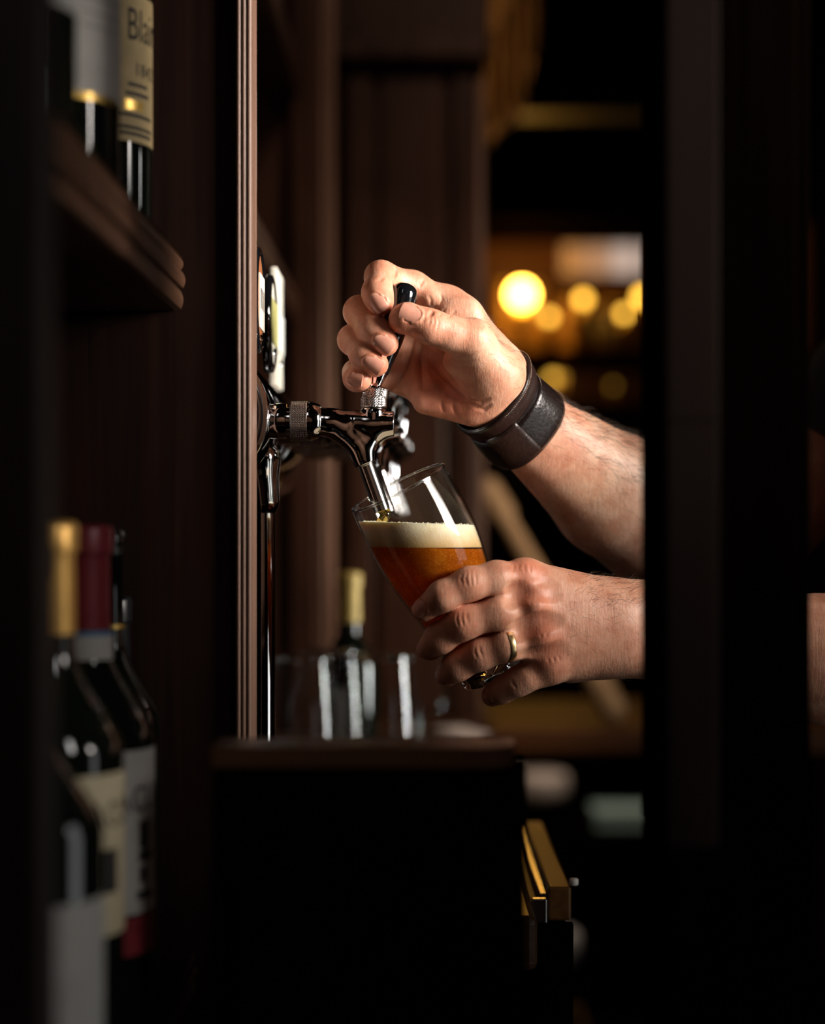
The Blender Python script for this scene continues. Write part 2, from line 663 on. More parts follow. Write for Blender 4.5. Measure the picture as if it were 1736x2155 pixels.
# framed panel on the far upright
box('panel_stile', -0.165, -0.128, 2.488, 2.502, ZC - 0.2795, 2.6, M['wood_panel'], shelf_unit, 0.004)
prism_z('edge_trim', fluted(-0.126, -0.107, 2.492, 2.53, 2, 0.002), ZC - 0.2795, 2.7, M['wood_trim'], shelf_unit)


def shelf_board(y0, y1, ztop, thick, xs=XS, mat='wood_shelf'):
    zt, zb = ZC + ztop, ZC + ztop - thick
    t = thick
    prof = [(-0.45, zb), (-0.45, zt), (xs - 0.002, zt), (xs, zt - 0.001)]
    # three stepped ridges of the moulding
    for i, (a, b, out) in enumerate(((0.03, 0.24, 0.0), (0.30, 0.58, 0.0015), (0.64, 0.97, 0.0))):
        for k in range(7):
            q = k / 6
            prof.append((xs + out - 0.003 + 0.003 * math.sin(math.pi * (0.15 + 0.7 * q)), zt - t * (a + (b - a) * q)))
        prof.append((xs - 0.006, zt - t * (b + 0.03)))
    prof.append((xs - 0.008, zb))
    return prism_y('shelf', prof, y0, y1, M[mat], shelf_unit)


shelf_board(0.775, 1.292, 0.1895, 0.0375)
shelf_board(0.775, 1.292, -0.297, 0.030, -0.152, 'wood_dark')
shelf_board(1.315, 2.50, 0.620, 0.037, -0.153)
shelf_board(1.315, 2.50, 0.310, 0.030, -0.153)

# ---------------------------------------------------------------- pilaster and lintel beyond the shelving
pil = empty('wooden_pilaster', (0, 2.8, 0), 'broad dark brown panelled pilaster behind the tap and hands', 'pilaster')
box('shaft', -0.100, 0.098, 2.80, 2.92, 0.0, 2.62, M['wood_panel'], pil, 0.002)
box('stile', -0.098, -0.060, 2.785, 2.802, 0.0, 2.62, M['wood_panel'], pil, 0.004)
box('stile', 0.060, 0.096, 2.785, 2.802, 0.0, 2.62, M['wood_panel'], pil, 0.004)
box('raised_panel', -0.050, 0.050, 2.788, 2.802, 0.3, 2.05, M['wood_panel'], pil, 0.006)
lathe('corner_bead', [(0.0001, 0.0), (0.007, 0.0), (0.007, 2.62), (0.0001, 2.62)], (0.102, 2.795, 0), (0, 0, 1), M['wood_trim'], pil, n=16)
lint = empty('wooden_lintel', (0.1, 2.85, 2.02), 'dark moulded lintel across the top of the pilaster', 'lintel')
box('beam', -0.126, 0.115, 2.78, 2.95, ZC + 0.71, ZC + 0.95, M['wood_panel'], lint, 0.004)
box('moulding', -0.126, 0.115, 2.755, 2.79, ZC + 0.700, ZC + 0.735, M['wood_panel'], lint, 0.008)

# gilded bracket past the pilaster
M['gilt'] = plain('gilt', (0.50, 0.22, 0.04), 0.42, 0.55, bump=0.5, bump_scale=80, var=0.35)
YB = 3.3
br = empty('gilded_bracket', (0.2, YB, ZC + 0.9), 'gilded carved bracket with hanging leaves, high beside the pilaster', 'bracket')


def bx(px): return (px - VX) / FPX * YB
def bz(py): return ZC - (py - VY) / FPX * YB


prism_y('bracket_body', [(bx(1012), bz(260)), (bx(1032), bz(300)), (bx(1058), bz(262)), (bx(1098), bz(232)), (bx(1126), bz(110)), (bx(1148), bz(-120)), (bx(1040), bz(-120)), (bx(1018), bz(120))], YB, YB + 0.07, M['gilt'], br)
for i, (a, b, t0, t1) in enumerate(((1006, 1036, 130, 318), (1034, 1060, 60, 268), (1058, 1086, 20, 262), (1082, 1112, -20, 236), (1106, 1136, -80, 120))):
    zt, zb = bz(t0), bz(t1)
    xm = (bx(a) + bx(b)) / 2
    hw = (bx(b) - bx(a)) / 2
    rings = []
    n = 12
    for k in range(n + 1):
        t = k / n
        z = zt + (zb - zt) * t
        rr = hw * (0.55 + 0.55 * math.sin(math.pi * min(1, 0.25 + 0.75 * t)) ** 0.8) * (1 if t < 0.97 else 0.3)
        rings.append((max(rr, 0.0005), z))
    lathe('leaf', rings, (xm, YB - 0.004, 0), (0, 0, 1), M['gilt'], br, n=12)

# ---------------------------------------------------------------- far side of the room: beam, lit bar shelves
fb_ = empty('ceiling_beam', (0.4, 4.2, ZC + 0.95), 'horizontal amber-lit beam across the dark opening', 'beam')
box('beam_board', 0.14, 0.9, 4.2, 4.3, ZC + 0.948, ZC + 0.978, M['wood_dark'], fb_, 0.006)
box('beam_cap', 0.14, 0.9, 4.17, 4.32, ZC + 0.978, ZC + 0.992, M['wood_dark'], fb_, 0.004)
far = empty('far_shelving', (0.5, 5.3, 0), 'warmly lit shelving on the far side of the room', 'shelving')
for z in (0.488, 0.335, 0.10):
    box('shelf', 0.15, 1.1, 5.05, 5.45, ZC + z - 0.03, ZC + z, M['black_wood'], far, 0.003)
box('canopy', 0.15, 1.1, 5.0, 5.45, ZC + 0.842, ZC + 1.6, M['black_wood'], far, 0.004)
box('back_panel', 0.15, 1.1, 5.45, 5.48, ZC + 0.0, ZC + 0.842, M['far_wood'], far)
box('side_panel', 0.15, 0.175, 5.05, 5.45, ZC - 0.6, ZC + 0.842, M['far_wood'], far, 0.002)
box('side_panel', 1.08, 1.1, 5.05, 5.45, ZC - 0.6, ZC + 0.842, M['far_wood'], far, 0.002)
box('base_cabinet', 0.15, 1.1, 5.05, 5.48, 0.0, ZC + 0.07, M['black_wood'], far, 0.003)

# added glowing grey panels standing in for blurred glassware over the far shelves
glow_root = tag(empty('window_1', (0.55, 5.44, ZC + 0.74)), kind='structure')
box('window_frame', 0.425, 0.70, 5.436, 5.449, ZC + 0.738, ZC + 0.744, M['black_wood'], glow_root)
for i, (a, b, s_) in enumerate(((0.442, 0.500, 0.05), (0.506, 0.578, 0.11), (0.585, 0.655, 0.34), (0.661, 0.70, 0.30))):
    box('pane', a, b, 5.440, 5.448, ZC + 0.745, ZC + 0.834, emitter('daylight_pane', (0.86, 0.92, 0.94), s_), glow_root)
# ---------------------------------------------------------------- counters, cabinet and posts
ctr = empty('bar_counter', (-0.15, 2.0, 0), 'dark wooden bar counter under the tap tower and the upturned glasses', 'counter')
box('worktop', -0.449, 0.09, 1.325, 2.70, ZC - 0.32, ZC - 0.28, M['wood_counter'], ctr, 0.006)
box('front_panel', -0.449, 0.07, 1.36, 2.66, 0.001, ZC - 0.321, M['wood_dark'], ctr, 0.002)

cab = empty('till_cabinet', (-0.04, 1.12, 0), 'low black-brown cabinet with a rounded ledge in the foreground below the tap', 'cabinet')


def rounded(x0, x1, y0, y1, r, n=8):
    pts = [(x0, y1), (x0, y0)]
    for i in range(n + 1):
        a = -math.pi / 2 + math.pi / 2 * i / n
        pts.append((x1 - r + r * math.cos(a), y0 + r + r * math.sin(a)))
    pts.append((x1, y1))
    return pts


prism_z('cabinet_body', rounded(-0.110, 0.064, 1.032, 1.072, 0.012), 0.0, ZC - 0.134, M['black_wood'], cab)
prism_z('ledge', rounded(-0.112, 0.058, 1.028, 1.074, 0.020), ZC - 0.134, ZC - 0.1225, M['wood_counter'], cab)
box('door', -0.100, 0.030, 1.026, 1.033, 0.20, ZC - 0.19, M['black_wood'], cab, 0.003)

# back counter across the aisle end
bc = empty('back_counter', (0.35, 2.9, 0), 'brown wooden back counter at the far end of the aisle', 'counter')
box('worktop', 0.113, 0.95, 2.72, 3.2, ZC - 0.335, ZC - 0.297, M['far_wood'], bc, 0.006)
box('end_panel', 0.113, 0.135, 2.75, 3.18, 0.0, ZC - 0.3355, M['black_wood'], bc, 0.003)
box('end_panel', 0.92, 0.945, 2.75, 3.18, 0.0, ZC - 0.3355, M['black_wood'], bc, 0.003)
box('shelf', 0.136, 0.919, 2.78, 3.18, 0.25, 0.28, M['black_wood'], bc, 0.003)

M['stoneware'] = plain('stoneware', (0.55, 0.45, 0.38), 0.5, var=0.1)
M['pale_green'] = plain('pale_green', (0.30, 0.42, 0.37), 0.4, var=0.1)
M['steel'] = plain('steel', (0.45, 0.44, 0.43), 0.22, 1.0, var=0.1)
M['amber_wood'] = wood('amber_wood', (0.05, 0.019, 0.005), (0.15, 0.062, 0.015), 'y', rough=0.4)


def bowl(name, x, y, z, r, h, mat, label, cat):
    o = lathe(name, [(0.0001, 0.0), (r * 0.55, 0.0), (r * 0.6, h * 0.08), (r * 0.85, h * 0.45), (r, h), (r - 0.003, h), (r * 0.82, h * 0.47), (r * 0.5, h * 0.12), (0.0001, h * 0.1)], (x, y, z), (0, 0, 1), mat, None, n=40)
    return tag(o, label, cat)


# seating seen under the back counter
def stool(x, y, h, r, mat, label):
    root = empty('bar_stool', (x, y, 0), label, 'stool', 'stools in the dark seating area')
    lathe('seat', [(0.0001, h - 0.06), (r * 0.9, h - 0.06), (r, h - 0.045), (r, h - 0.015), (r * 0.92, h - 0.003), (0.0001, h)], (x, y, 0), (0, 0, 1), mat, root, n=32)
    for k in range(4):
        a = math.pi / 4 + k * math.pi / 2
        tube('leg', [(x + r * 0.7 * math.cos(a), y + r * 0.7 * math.sin(a), h - 0.06), (x + r * 1.15 * math.cos(a), y + r * 1.15 * math.sin(a), 0.0)], 0.012, M['black_wood'], root, n=8)
    lathe('foot_ring', [(r * 0.95, 0.25), (r * 0.98, 0.262), (r * 0.95, 0.27), (r * 0.92, 0.262)], (x, y, 0), (0, 0, 1), M['black_wood'], root, n=28, closed=True)
    return root


stool(0.285, 4.15, 0.80, 0.066, M['stoneware'], 'tall stool with a beige seat under the far counter')
stool(0.272, 3.62, 0.56, 0.055, plain('pale_leather', (0.5, 0.46, 0.43), 0.5), 'low stool with a pale grey seat on the floor beyond the ice well')
tb = empty('side_table', (0.48, 4.1, 0), 'small black side table carrying a pale green box', 'table')
box('table_top', 0.36, 0.62, 4.0, 4.25, 0.665, 0.690, M['black_wood'], tb, 0.003)
for xx in (0.375, 0.605):
    for yy in (4.015, 4.235):
        box('leg', xx - 0.012, xx + 0.012, yy - 0.012, yy + 0.012, 0.0, 0.6648, M['black_wood'], tb, 0.002)
gb = empty('storage_box', (0.46, 4.08, 0.690), 'flat pale green box on the small side table', 'box')
box('body', 0.400, 0.525, 4.03, 4.13, 0.6902, 0.712, M['pale_green'], gb, 0.002)
box('lid', 0.397, 0.528, 4.027, 4.133, 0.7121, 0.733, M['pale_green'], gb, 0.004)

# slatted crate on the floor under the far counter
cr = empty('wooden_crate', (0.235, 3.30, 0), 'slatted amber wooden crate standing low behind the ice well', 'crate')
for zz in (0.02, 0.14, 0.26, 0.38):
    box('slat', 0.18, 0.31, 3.20, 3.212, zz, zz + 0.09, M['amber_wood'], cr, 0.003)
    box('slat', 0.18, 0.31, 3.388, 3.40, zz, zz + 0.09, M['amber_wood'], cr, 0.003)
    box('slat', 0.18, 0.192, 3.2125, 3.3875, zz, zz + 0.09, M['amber_wood'], cr, 0.003)
    box('slat', 0.298, 0.31, 3.2125, 3.3875, zz, zz + 0.09, M['amber_wood'], cr, 0.003)
for xx in (0.1925, 0.2775):
    for yy in (3.2125, 3.3675):
        box('corner_post', xx, xx + 0.02, yy, yy + 0.02, 0.0, 0.47, M['amber_wood'], cr, 0.002)

# ice well with a wooden rail beside the cabinet
iw = empty('ice_well', (0.12, 1.55, 0), 'steel ice well with an amber wooden rail, low beside the cabinet', 'ice well')
box('rail', 0.103, 0.121, 1.405, 1.72, ZC - 0.300, ZC - 0.274, M['amber_wood'], iw, 0.002)
box('channel', 0.097, 0.1028, 1.41, 1.72, ZC - 0.300, ZC - 0.280, M['steel'], iw, 0.0008)
box('liner', 0.0905, 0.0968, 1.405, 1.72, ZC - 0.310, ZC - 0.288, M['amber_wood'], iw, 0.001)
box('front', 0.0905, 0.122, 1.398, 1.4045, ZC - 0.52, ZC - 0.3005, M['black_wood'], iw, 0.001)
box('lip', 0.0905, 0.1020, 1.396, 1.4045, ZC - 0.300, ZC - 0.2815, M['steel'], iw, 0.001)
box('body', 0.0905, 0.121, 1.405, 1.72, 0.0, ZC - 0.3105, M['black_wood'], iw, 0.001)
kn = lathe('drain_plug', [(0.0001, 0), (0.0032, 0.0), (0.0036, 0.001), (0.0036, 0.0042), (0.003, 0.0052), (0.0001, 0.0055)], (0.1225 + 0.001, 1.412, ZC - 0.274), (0, 0, 1), plain('plug', (0.75, 0.68, 0.62), 0.4), iw, n=20)

# posts on the right, between camera and bartender
po = empty('wooden_post', (0.15, 1.03, 0), 'slim varnished dark post in the right foreground', 'post')
bmw = prism_z('post_body', [(0.1342, 1.08), (0.1342, 0.980), (0.1635, 0.980), (0.1635, 1.08)], ZC - 0.17, 2.79, M['black_wood'], po)
M['post_face'] = wood('post_face', (0.004, 0.0023, 0.0019), (0.040, 0.023, 0.018), 'z', rough=0.5, scale=0.25, spec=0.1)  # lighter blotchy colour painted in for blurred reflections on the varnish
box('face_board', 0.1350, 0.1622, 0.9765, 0.9799, ZC - 0.17, 2.79, M['post_face'], po, 0.0008)
box('post_band', 0.1345, 0.1627, 0.9755, 0.9764, ZC + 0.0565, ZC + 0.0578, M['post_face'], po, 0.0002)
box('plinth', 0.1335, 0.175, 0.96, 1.075, ZC - 0.22, ZC - 0.17, M['black_wood'], po, 0.003)
box('plinth_base', 0.136, 0.173, 0.965, 1.07, 0.0, ZC - 0.2205, M['black_wood'], po, 0.003)
p2 = empty('partition_panel', (0.20, 1.10, 0), 'black partition panel hiding the bartender behind the post', 'partition')
box('board', 0.166, 0.2345, 1.085, 1.118, 0.0, 2.79, M['black_wood'], p2, 0.002)
box('face_strip', 0.166, 0.225, 1.078, 1.0848, 0.3, 2.6, M['black_wood'], p2, 0.002)
# ---------------------------------------------------------------- bottles
def bottle_glass(name, col):
    m, nt, bs = new_mat(name)
    tc = nd(nt, 'ShaderNodeTexCoord')
    no = nd(nt, 'ShaderNodeTexNoise', i_Scale=30.0)
    nt.links.new(tc.outputs['Object'], no.inputs['Vector'])
    r = ramp(nt, [(0.3, tuple(c * 0.8 for c in col)), (0.7, tuple(c * 1.2 for c in col))])
    nt.links.new(no.outputs['Fac'], r.inputs['Fac'])
    nt.links.new(r.outputs['Color'], bs.inputs['Base Color'])
    bs.inputs['Roughness'].default_value = 0.06
    bs.inputs['IOR'].default_value = 1.52
    return m


M['dark_glass'] = bottle_glass('dark_glass', (0.004, 0.006, 0.004))
M['brown_glass'] = bottle_glass('brown_glass', (0.010, 0.004, 0.002))
M['cap_gold'] = plain('cap_gold', (0.60, 0.34, 0.09), 0.35, 0.6, var=0.12, bump_scale=120)
M['cap_red'] = plain('cap_red', (0.20, 0.018, 0.028), 0.4, 0.1, var=0.12)
M['cap_black'] = plain('cap_black', (0.008, 0.008, 0.009), 0.25, 0.0)
M['cap_yellow'] = plain('cap_yellow', (0.58, 0.40, 0.10), 0.45, 0.1)
M['paper_cream'] = plain('paper_cream', (0.56, 0.47, 0.31), 0.7, var=0.08, bump_scale=40)
M['paper_white'] = plain('paper_white', (0.46, 0.44, 0.41), 0.7, var=0.08, bump_scale=40)
M['paper_tan'] = plain('paper_tan', (0.42, 0.31, 0.15), 0.7, var=0.15, bump_scale=40)
M['paper_grey'] = plain('paper_grey', (0.34, 0.32, 0.30), 0.7, var=0.1, bump_scale=40)
M['ink'] = plain('ink', (0.016, 0.013, 0.011), 0.7)
M['ink_red'] = plain('ink_red', (0.22, 0.015, 0.025), 0.6)
M['ink_gold'] = plain('ink_gold', (0.62, 0.40, 0.10), 0.3, 0.7)
M['blue_band'] = plain('blue_band', (0.07, 0.18, 0.32), 0.5)


def arc_patch(name, c, r, z0, z1, a_mid, a_half, mat, parent, off=0.0003, n=24):
    """piece of a cylinder's surface with real thickness"""
    V, F = [], []
    for rr in (r + off, r + off - 0.00025):
        for z in (z0, z1):
            for i in range(n + 1):
                a = a_mid - a_half + 2 * a_half * i / n
                V.append((c[0] + rr * math.cos(a), c[1] + rr * math.sin(a), c[2] + z))
    m = n + 1
    for i in range(n):
        F.append((i, i + 1, m + i + 1, m + i))
        F.append((2 * m + i + 1, 2 * m + i, 3 * m + i, 3 * m + i + 1))
        F.append((i + 1, i, 2 * m + i, 2 * m + i + 1))
        F.append((m + i, m + i + 1, 3 * m + i + 1, 3 * m + i))
    F.append((0, m, 3 * m, 2 * m))
    F.append((n, 2 * m + n, 3 * m + n, m + n))
    return mesh_from(name, V, F, mat, parent, False)


def text_data(s, size):
    cu = bpy.data.curves.new('lettering', 'FONT')
    cu.body = s
    cu.size = size
    cu.align_x = 'CENTER'
    cu.extrude = 0.00008
    cu.resolution_u = 3
    o = bpy.data.objects.new('lettering', cu)
    COL.objects.link(o)
    dg = bpy.context.evaluated_depsgraph_get()
    me = bpy.data.meshes.new_from_object(o.evaluated_get(dg))
    V = np.array([v.co[:] for v in me.vertices])
    F = [tuple(p.vertices) for p in me.polygons]
    bpy.data.objects.remove(o)
    bpy.data.curves.remove(cu)
    bpy.data.meshes.remove(me)
    return V, F


def wrap_text(s, size, c, r, z, a_mid, mat, parent, sx=1.0):
    V, F = text_data(s, size)
    W = []
    for x, y, q in V:
        a = a_mid + x * sx / r
        rr = r + 0.00042 + q
        W.append((c[0] + rr * math.cos(a), c[1] + rr * math.sin(a), c[2] + z + y))
    return mesh_from('lettering', W, F, mat, parent, False)


def bottle(name, c, h, r, label, glass='dark_glass', cap=None, cap_len=0.062, cap_r=0.0148, shoulder=0.60, neck_r=0.0135, group=None, cat='bottle', base=None):
    root = empty(name, c, label, cat, group)
    hs = h * shoulder
    hn = h * (shoulder + 0.17)
    pr = [(0.0001, 0.004), (r * 0.55, 0.003), (r * 0.9, 0.0), (r * 0.97, 0.002), (r, 0.006), (r, hs * 0.96)]
    for i in range(1, 11):
        t = i / 10
        e = 0.5 - 0.5 * math.cos(math.pi * t)
        pr.append((r + (neck_r - r) * (e ** 0.85), hs * 0.96 + (hn - hs * 0.96) * t))
    pr += [(neck_r, h - 0.012), (neck_r + 0.0012, h - 0.011), (neck_r + 0.0012, h - 0.003), (neck_r, h - 0.0015), (0.0001, h - 0.001)]
    lathe('glass_body', pr, c, (0, 0, 1), M[glass], root, n=48)
    if cap:
        q = cap_r
        lathe('capsule', [(neck_r + 0.0003, h - cap_len), (q * 0.97, h - cap_len), (q * 0.95, h - cap_len * 0.5), (q * 0.93, h - 0.020), (q * 0.94, h - 0.0175), (q * 1.06, h - 0.0165), (q * 1.07, h - 0.003), (q * 1.0, h - 0.0005), (q * 0.8, h + 0.0005), (0.0001, h + 0.0005)],
              c, (0, 0, 1), M[cap], root, n=40, sharp=50)
    return root


AM = math.atan2(-0.80, 0.62)      # labels look towards the aisle and the camera
zs = ZC - 0.2968
grp = 'wine bottles on the lower shelf'
# B: gold capsule, cream label
b = bottle('wine_bottle', (-0.2005, 1.020, zs), 0.300, 0.0405, 'wine bottle with gold capsule and cream label on the lower shelf', cap='cap_gold', group=grp)
cB = (-0.2005, 1.020, zs)
arc_patch('label', cB, 0.0405, 0.075, 0.163, AM, 1.25, M['paper_cream'], b)
wrap_text('JINNACUL', 0.020, cB, 0.0405, 0.134, AM + 0.16, M['ink'], b, 0.9)
arc_patch('label_ornament', cB, 0.0405, 0.098, 0.122, AM + 0.45, 0.16, M['ink'], b, off=0.00045, n=6)
# C: red capsule with blue and white neck band, white label
cC = (-0.1950, 1.104, zs)
b = bottle('wine_bottle', cC, 0.298, 0.0400, 'wine bottle with dark red capsule and blue-edged neck band on the lower shelf', cap='cap_red', group=grp)
arc_patch('neck_band', cC, 0.0140, 0.211, 0.2355, AM, math.pi * 0.99, M['blue_band'], b, off=0.0012)
arc_patch('neck_label', cC, 0.0140, 0.2145, 0.2325, AM, 1.6, M['paper_white'], b, off=0.0016)
arc_patch('label', cC, 0.0400, 0.070, 0.166, AM + 0.1, 1.25, M['paper_white'], b)
wrap_text('NACULU', 0.022, cC, 0.0400, 0.130, AM + 0.46, M['ink'], b, 0.8)
for (z0, z1, a, hw) in ((0.108, 0.124, 0.50, 0.13), (0.100, 0.107, 0.54, 0.18), (0.088, 0.097, 0.48, 0.10), (0.078, 0.083, 0.52, 0.2)):
    arc_patch('label_ornament', cC, 0.0400, z0, z1, AM + a, hw, M['ink'], b, off=0.00045, n=6)
arc_patch('lower_label', cC, 0.0400, 0.046, 0.0685, AM + 0.1, 1.25, M['ink_red'], b)
# D, E: black capsules further along
cD = (-0.1990, 1.184, zs)
b = bottle('wine_bottle', cD, 0.296, 0.0375, 'wine bottle with a black capsule behind the red-capped one on the lower shelf', cap='cap_black', cap_r=0.0135, group=grp)
arc_patch('neck_band', cD, 0.0135, 0.232, 0.235, AM, math.pi * 0.99, M['ink_gold'], b, off=0.0012)
cE = (-0.203, 1.249, zs)
b = bottle('wine_bottle', cE, 0.250, 0.0268, 'slim dark bottle at the far end of the lower shelf against the fluted upright', cap='cap_black', cap_r=0.0125, neck_r=0.0115, group=grp)
# A: nearest, mostly behind the near upright
cA = (-0.1950, 0.925, zs)
b = bottle('wine_bottle', cA, 0.288, 0.0395, 'nearest dark wine bottle with a grey label low down, beside the blurred upright', group=grp, cap='cap_black', shoulder=0.52)
arc_patch('label', cA, 0.0395, 0.012, 0.113, AM + 0.15, 1.1, M['paper_grey'], b)

zu = ZC + 0.1898
grp = 'bottles on the upper shelf'
cT = (-0.2095, 1.218, zu)
b = bottle('spirit_bottle', cT, 0.290, 0.0372, 'dark bottle with a tan printed label on the upper shelf', group=grp, cap='cap_black')
arc_patch('label', cT, 0.0372, 0.060, 0.156, AM, 1.3, M['paper_tan'], b)
wrap_text('Blair', 0.030, cT, 0.0372, 0.126, AM + 0.52, M['ink'], b, 0.62)
wrap_text('1842', 0.012, cT, 0.0372, 0.1035, AM + 0.55, M['ink'], b)
for z, hw in ((0.096, 0.25), (0.090, 0.3), (0.076, 0.42), (0.068, 0.45), (0.064, 0.4)):
    arc_patch('label_print', cT, 0.0372, z, z + 0.0022, AM + 0.35, hw, M['ink'], b, off=0.00045, n=8)
arc_patch('label_seal', cT, 0.0372, 0.0805, 0.087, AM + 0.25, 0.22, M['ink_gold'], b, off=0.00045, n=8)
cW = (-0.2105, 1.082, zu)
b = bottle('spirit_bottle', cW, 0.300, 0.0385, 'dark bottle with a pale grey label edged in gold on the upper shelf', group=grp, cap='cap_black')
arc_patch('label', cW, 0.0385, 0.058, 0.170, AM, 1.3, M['paper_white'], b)
arc_patch('label_foot', cW, 0.0385, 0.0545, 0.0585, AM + 0.1, 0.55, M['ink_gold'], b, off=0.0005)
wrap_text('RESERVE', 0.012, cW, 0.0385, 0.125, AM + 0.3, M['paper_grey'], b)
for z in (0.112, 0.104, 0.096):
    arc_patch('label_print', cW, 0.0385, z, z + 0.002, AM + 0.3, 0.35, M['paper_grey'], b, off=0.00045, n=8)
cX = (-0.2130, 0.955, zu)
b = bottle('spirit_bottle', cX, 0.300, 0.0385, 'nearest upper-shelf bottle with a grey label, half hidden by the blurred upright', group=grp, cap='cap_black')
arc_patch('label', cX, 0.0385, 0.075, 0.175, AM, 1.3, M['paper_grey'], b)

# second bay
grp = 'bottles in the second bay of the shelving'
c = (-0.193, 1.70, ZC + 0.3103)
b = bottle('spirit_bottle', c, 0.20, 0.034, 'pale-labelled bottle glimpsed past the fluted upright, nearer of the pair', group=grp, cap='cap_gold')
arc_patch('label', c, 0.034, 0.02, 0.115, AM, 1.3, M['paper_white'], b)
c = (-0.190, 1.80, ZC + 0.3103)
b = bottle('spirit_bottle', c, 0.20, 0.034, 'pale-labelled bottle glimpsed past the fluted upright, farther of the pair', group=grp, cap='cap_gold')
arc_patch('label', c, 0.034, 0.02, 0.115, AM, 1.3, M['paper_white'], b)
c = (-0.192, 2.20, ZC + 0.6203)
b = bottle('spirit_bottle', c, 0.28, 0.036, 'bottle with white label on the topmost shelf behind the fluted upright', group=grp, cap='cap_black')
arc_patch('label', c, 0.036, 0.012, 0.11, AM, 1.3, M['paper_white'], b)

# bottle and glasses on the counter
zc_ = ZC - 0.2798
c = ((734 - VX) / FPX * 2.12, 2.12, zc_)
b = bottle('wine_bottle', c, 0.228, 0.033, 'blurred bottle with a yellow capsule behind the upturned glasses', cap='cap_yellow', cap_len=0.057, cap_r=0.0138, neck_r=0.0125, shoulder=0.55)
arc_patch('label', c, 0.033, 0.02, 0.098, math.atan2(-0.75, -0.65), 0.75, M['paper_white'], b)


def tumbler(name, px, d, r_rim, r_base, h, label, group='glasses on the counter', upside=False):
    x = (px - VX) / FPX * d
    root = empty(name, (x, d, zc_), label, 'glass', group)
    pr = []
    for i in range(20):
        t = i / 19
        rr = r_base + (r_rim - r_base) * (t ** 0.8) + 0.002 * math.sin(math.pi * t)
        pr.append((rr, 0.006 + (h - 0.006) * t))
    wallp = pr + [(pr[-1][0] - 0.0008, h + 0.0008)] + [(r - 0.0018, s) for r, s in reversed(pr)]
    foot = [(0.0001, 0.0), (r_base * 0.9, 0.0), (r_base, 0.0015), (r_base + 0.0001, 0.0058), (0.0001, 0.0062)]
    if upside:
        wallp = [(r, h + 0.0008 - s) for r, s in wallp]
        foot = [(r, h + 0.0008 - s) for r, s in foot]
    lathe('wall', wallp, (x, d, zc_), (0, 0, 1), M['glass_wall'], root, n=64)
    lathe('foot', foot, (x, d, zc_), (0, 0, 1), M['glass_solid'], root, n=48, sharp=50)
    return root


tumbler('beer_glass', 636, 1.92, 0.0375, 0.030, 0.146, 'empty beer glass upside down beside the tower column', upside=True)
tumbler('beer_glass', 800, 1.94, 0.0390, 0.0335, 0.146, 'empty beer glass upside down in front of the yellow-capped bottle', upside=True)
tumbler('beer_glass', 700, 2.02, 0.0375, 0.030, 0.146, 'empty beer glass upside down between the two nearer ones', upside=True)
tumbler('shot_glass', 905, 2.25, 0.0215, 0.016, 0.072, 'small stemless glass right of the upturned beer glasses')

# napkin on the counter
nk = bmesh.new()
for k in range(4):
    m = Matrix.Translation(Vector((0.062 + 0.001 * k, 2.47, zc_ + 0.0012 + 0.0022 * k))) @ Matrix.Rotation(0.12 * k, 4, 'Z') @ Matrix.Diagonal(Vector((0.055 - 0.003 * k, 0.09, 0.0018, 1)))
    bmesh.ops.create_cube(nk, size=1.0, matrix=m)
tag(bm_obj('napkin', nk, plain('linen', (0.6, 0.57, 0.56), 0.8), None), 'folded white napkin on the far end of the counter', 'napkin')

# serving paddle leaning by the back counter
pd = empty('serving_paddle', (0.30, 2.75, ZC - 0.2968), 'pale wooden serving paddle leaning behind the bartender’s arms'.replace('’', "'"), 'paddle')
M['beech'] = wood('beech', (0.30, 0.19, 0.10), (0.52, 0.36, 0.20), 'z', rough=0.5)
pa, pb = np.array([0.118, 2.86, ZC + 0.060]), np.array([0.30, 2.76, ZC - 0.272])
dv = (pb - pa); ln = np.linalg.norm(dv); dv /= ln
f = Field(np.minimum(pa, pb) - 0.05, np.maximum(pa, pb) + 0.05, 0.004)
f.cone(pa, pa + dv * 0.045, 0.019, 0.021, 0.01)
field_obj('grip', f, M['beech'], pd, 1)
f = Field(np.minimum(pa, pb) - 0.06, np.maximum(pa, pb) + 0.06, 0.004)
f.cone(pa + dv * 0.05, pb - dv * 0.0, 0.014, 0.022, 0.01)
field_obj('shaft', f, M['beech'], pd, 1)

# ---------------------------------------------------------------- lamps and glassware on the far shelves
def far_lamp(px, py, d, r, strength, label, col=(1.0, 0.53, 0.06)):
    c = PD(px, py, d)
    root = empty('globe_lamp', c - np.array([0, 0, r + 0.03]), label, 'lamp', 'globe lamps across the room')
    m = emitter('lamp_glow', col, strength)
    lathe('globe', [(0.0001, -r)] + [(r * math.cos(a), r * math.sin(a)) for a in np.linspace(-1.4, 1.4, 13)] + [(0.0001, r)], c, (0, 0, 1), m, root, n=24)
    lathe('base', [(0.0001, -r - 0.03), (r * 0.9, -r - 0.03), (r * 0.8, -r - 0.02), (r * 0.4, -r + 0.002), (0.0001, -r + 0.003)], c, (0, 0, 1), M['ink_gold'], root, n=20)
    return root


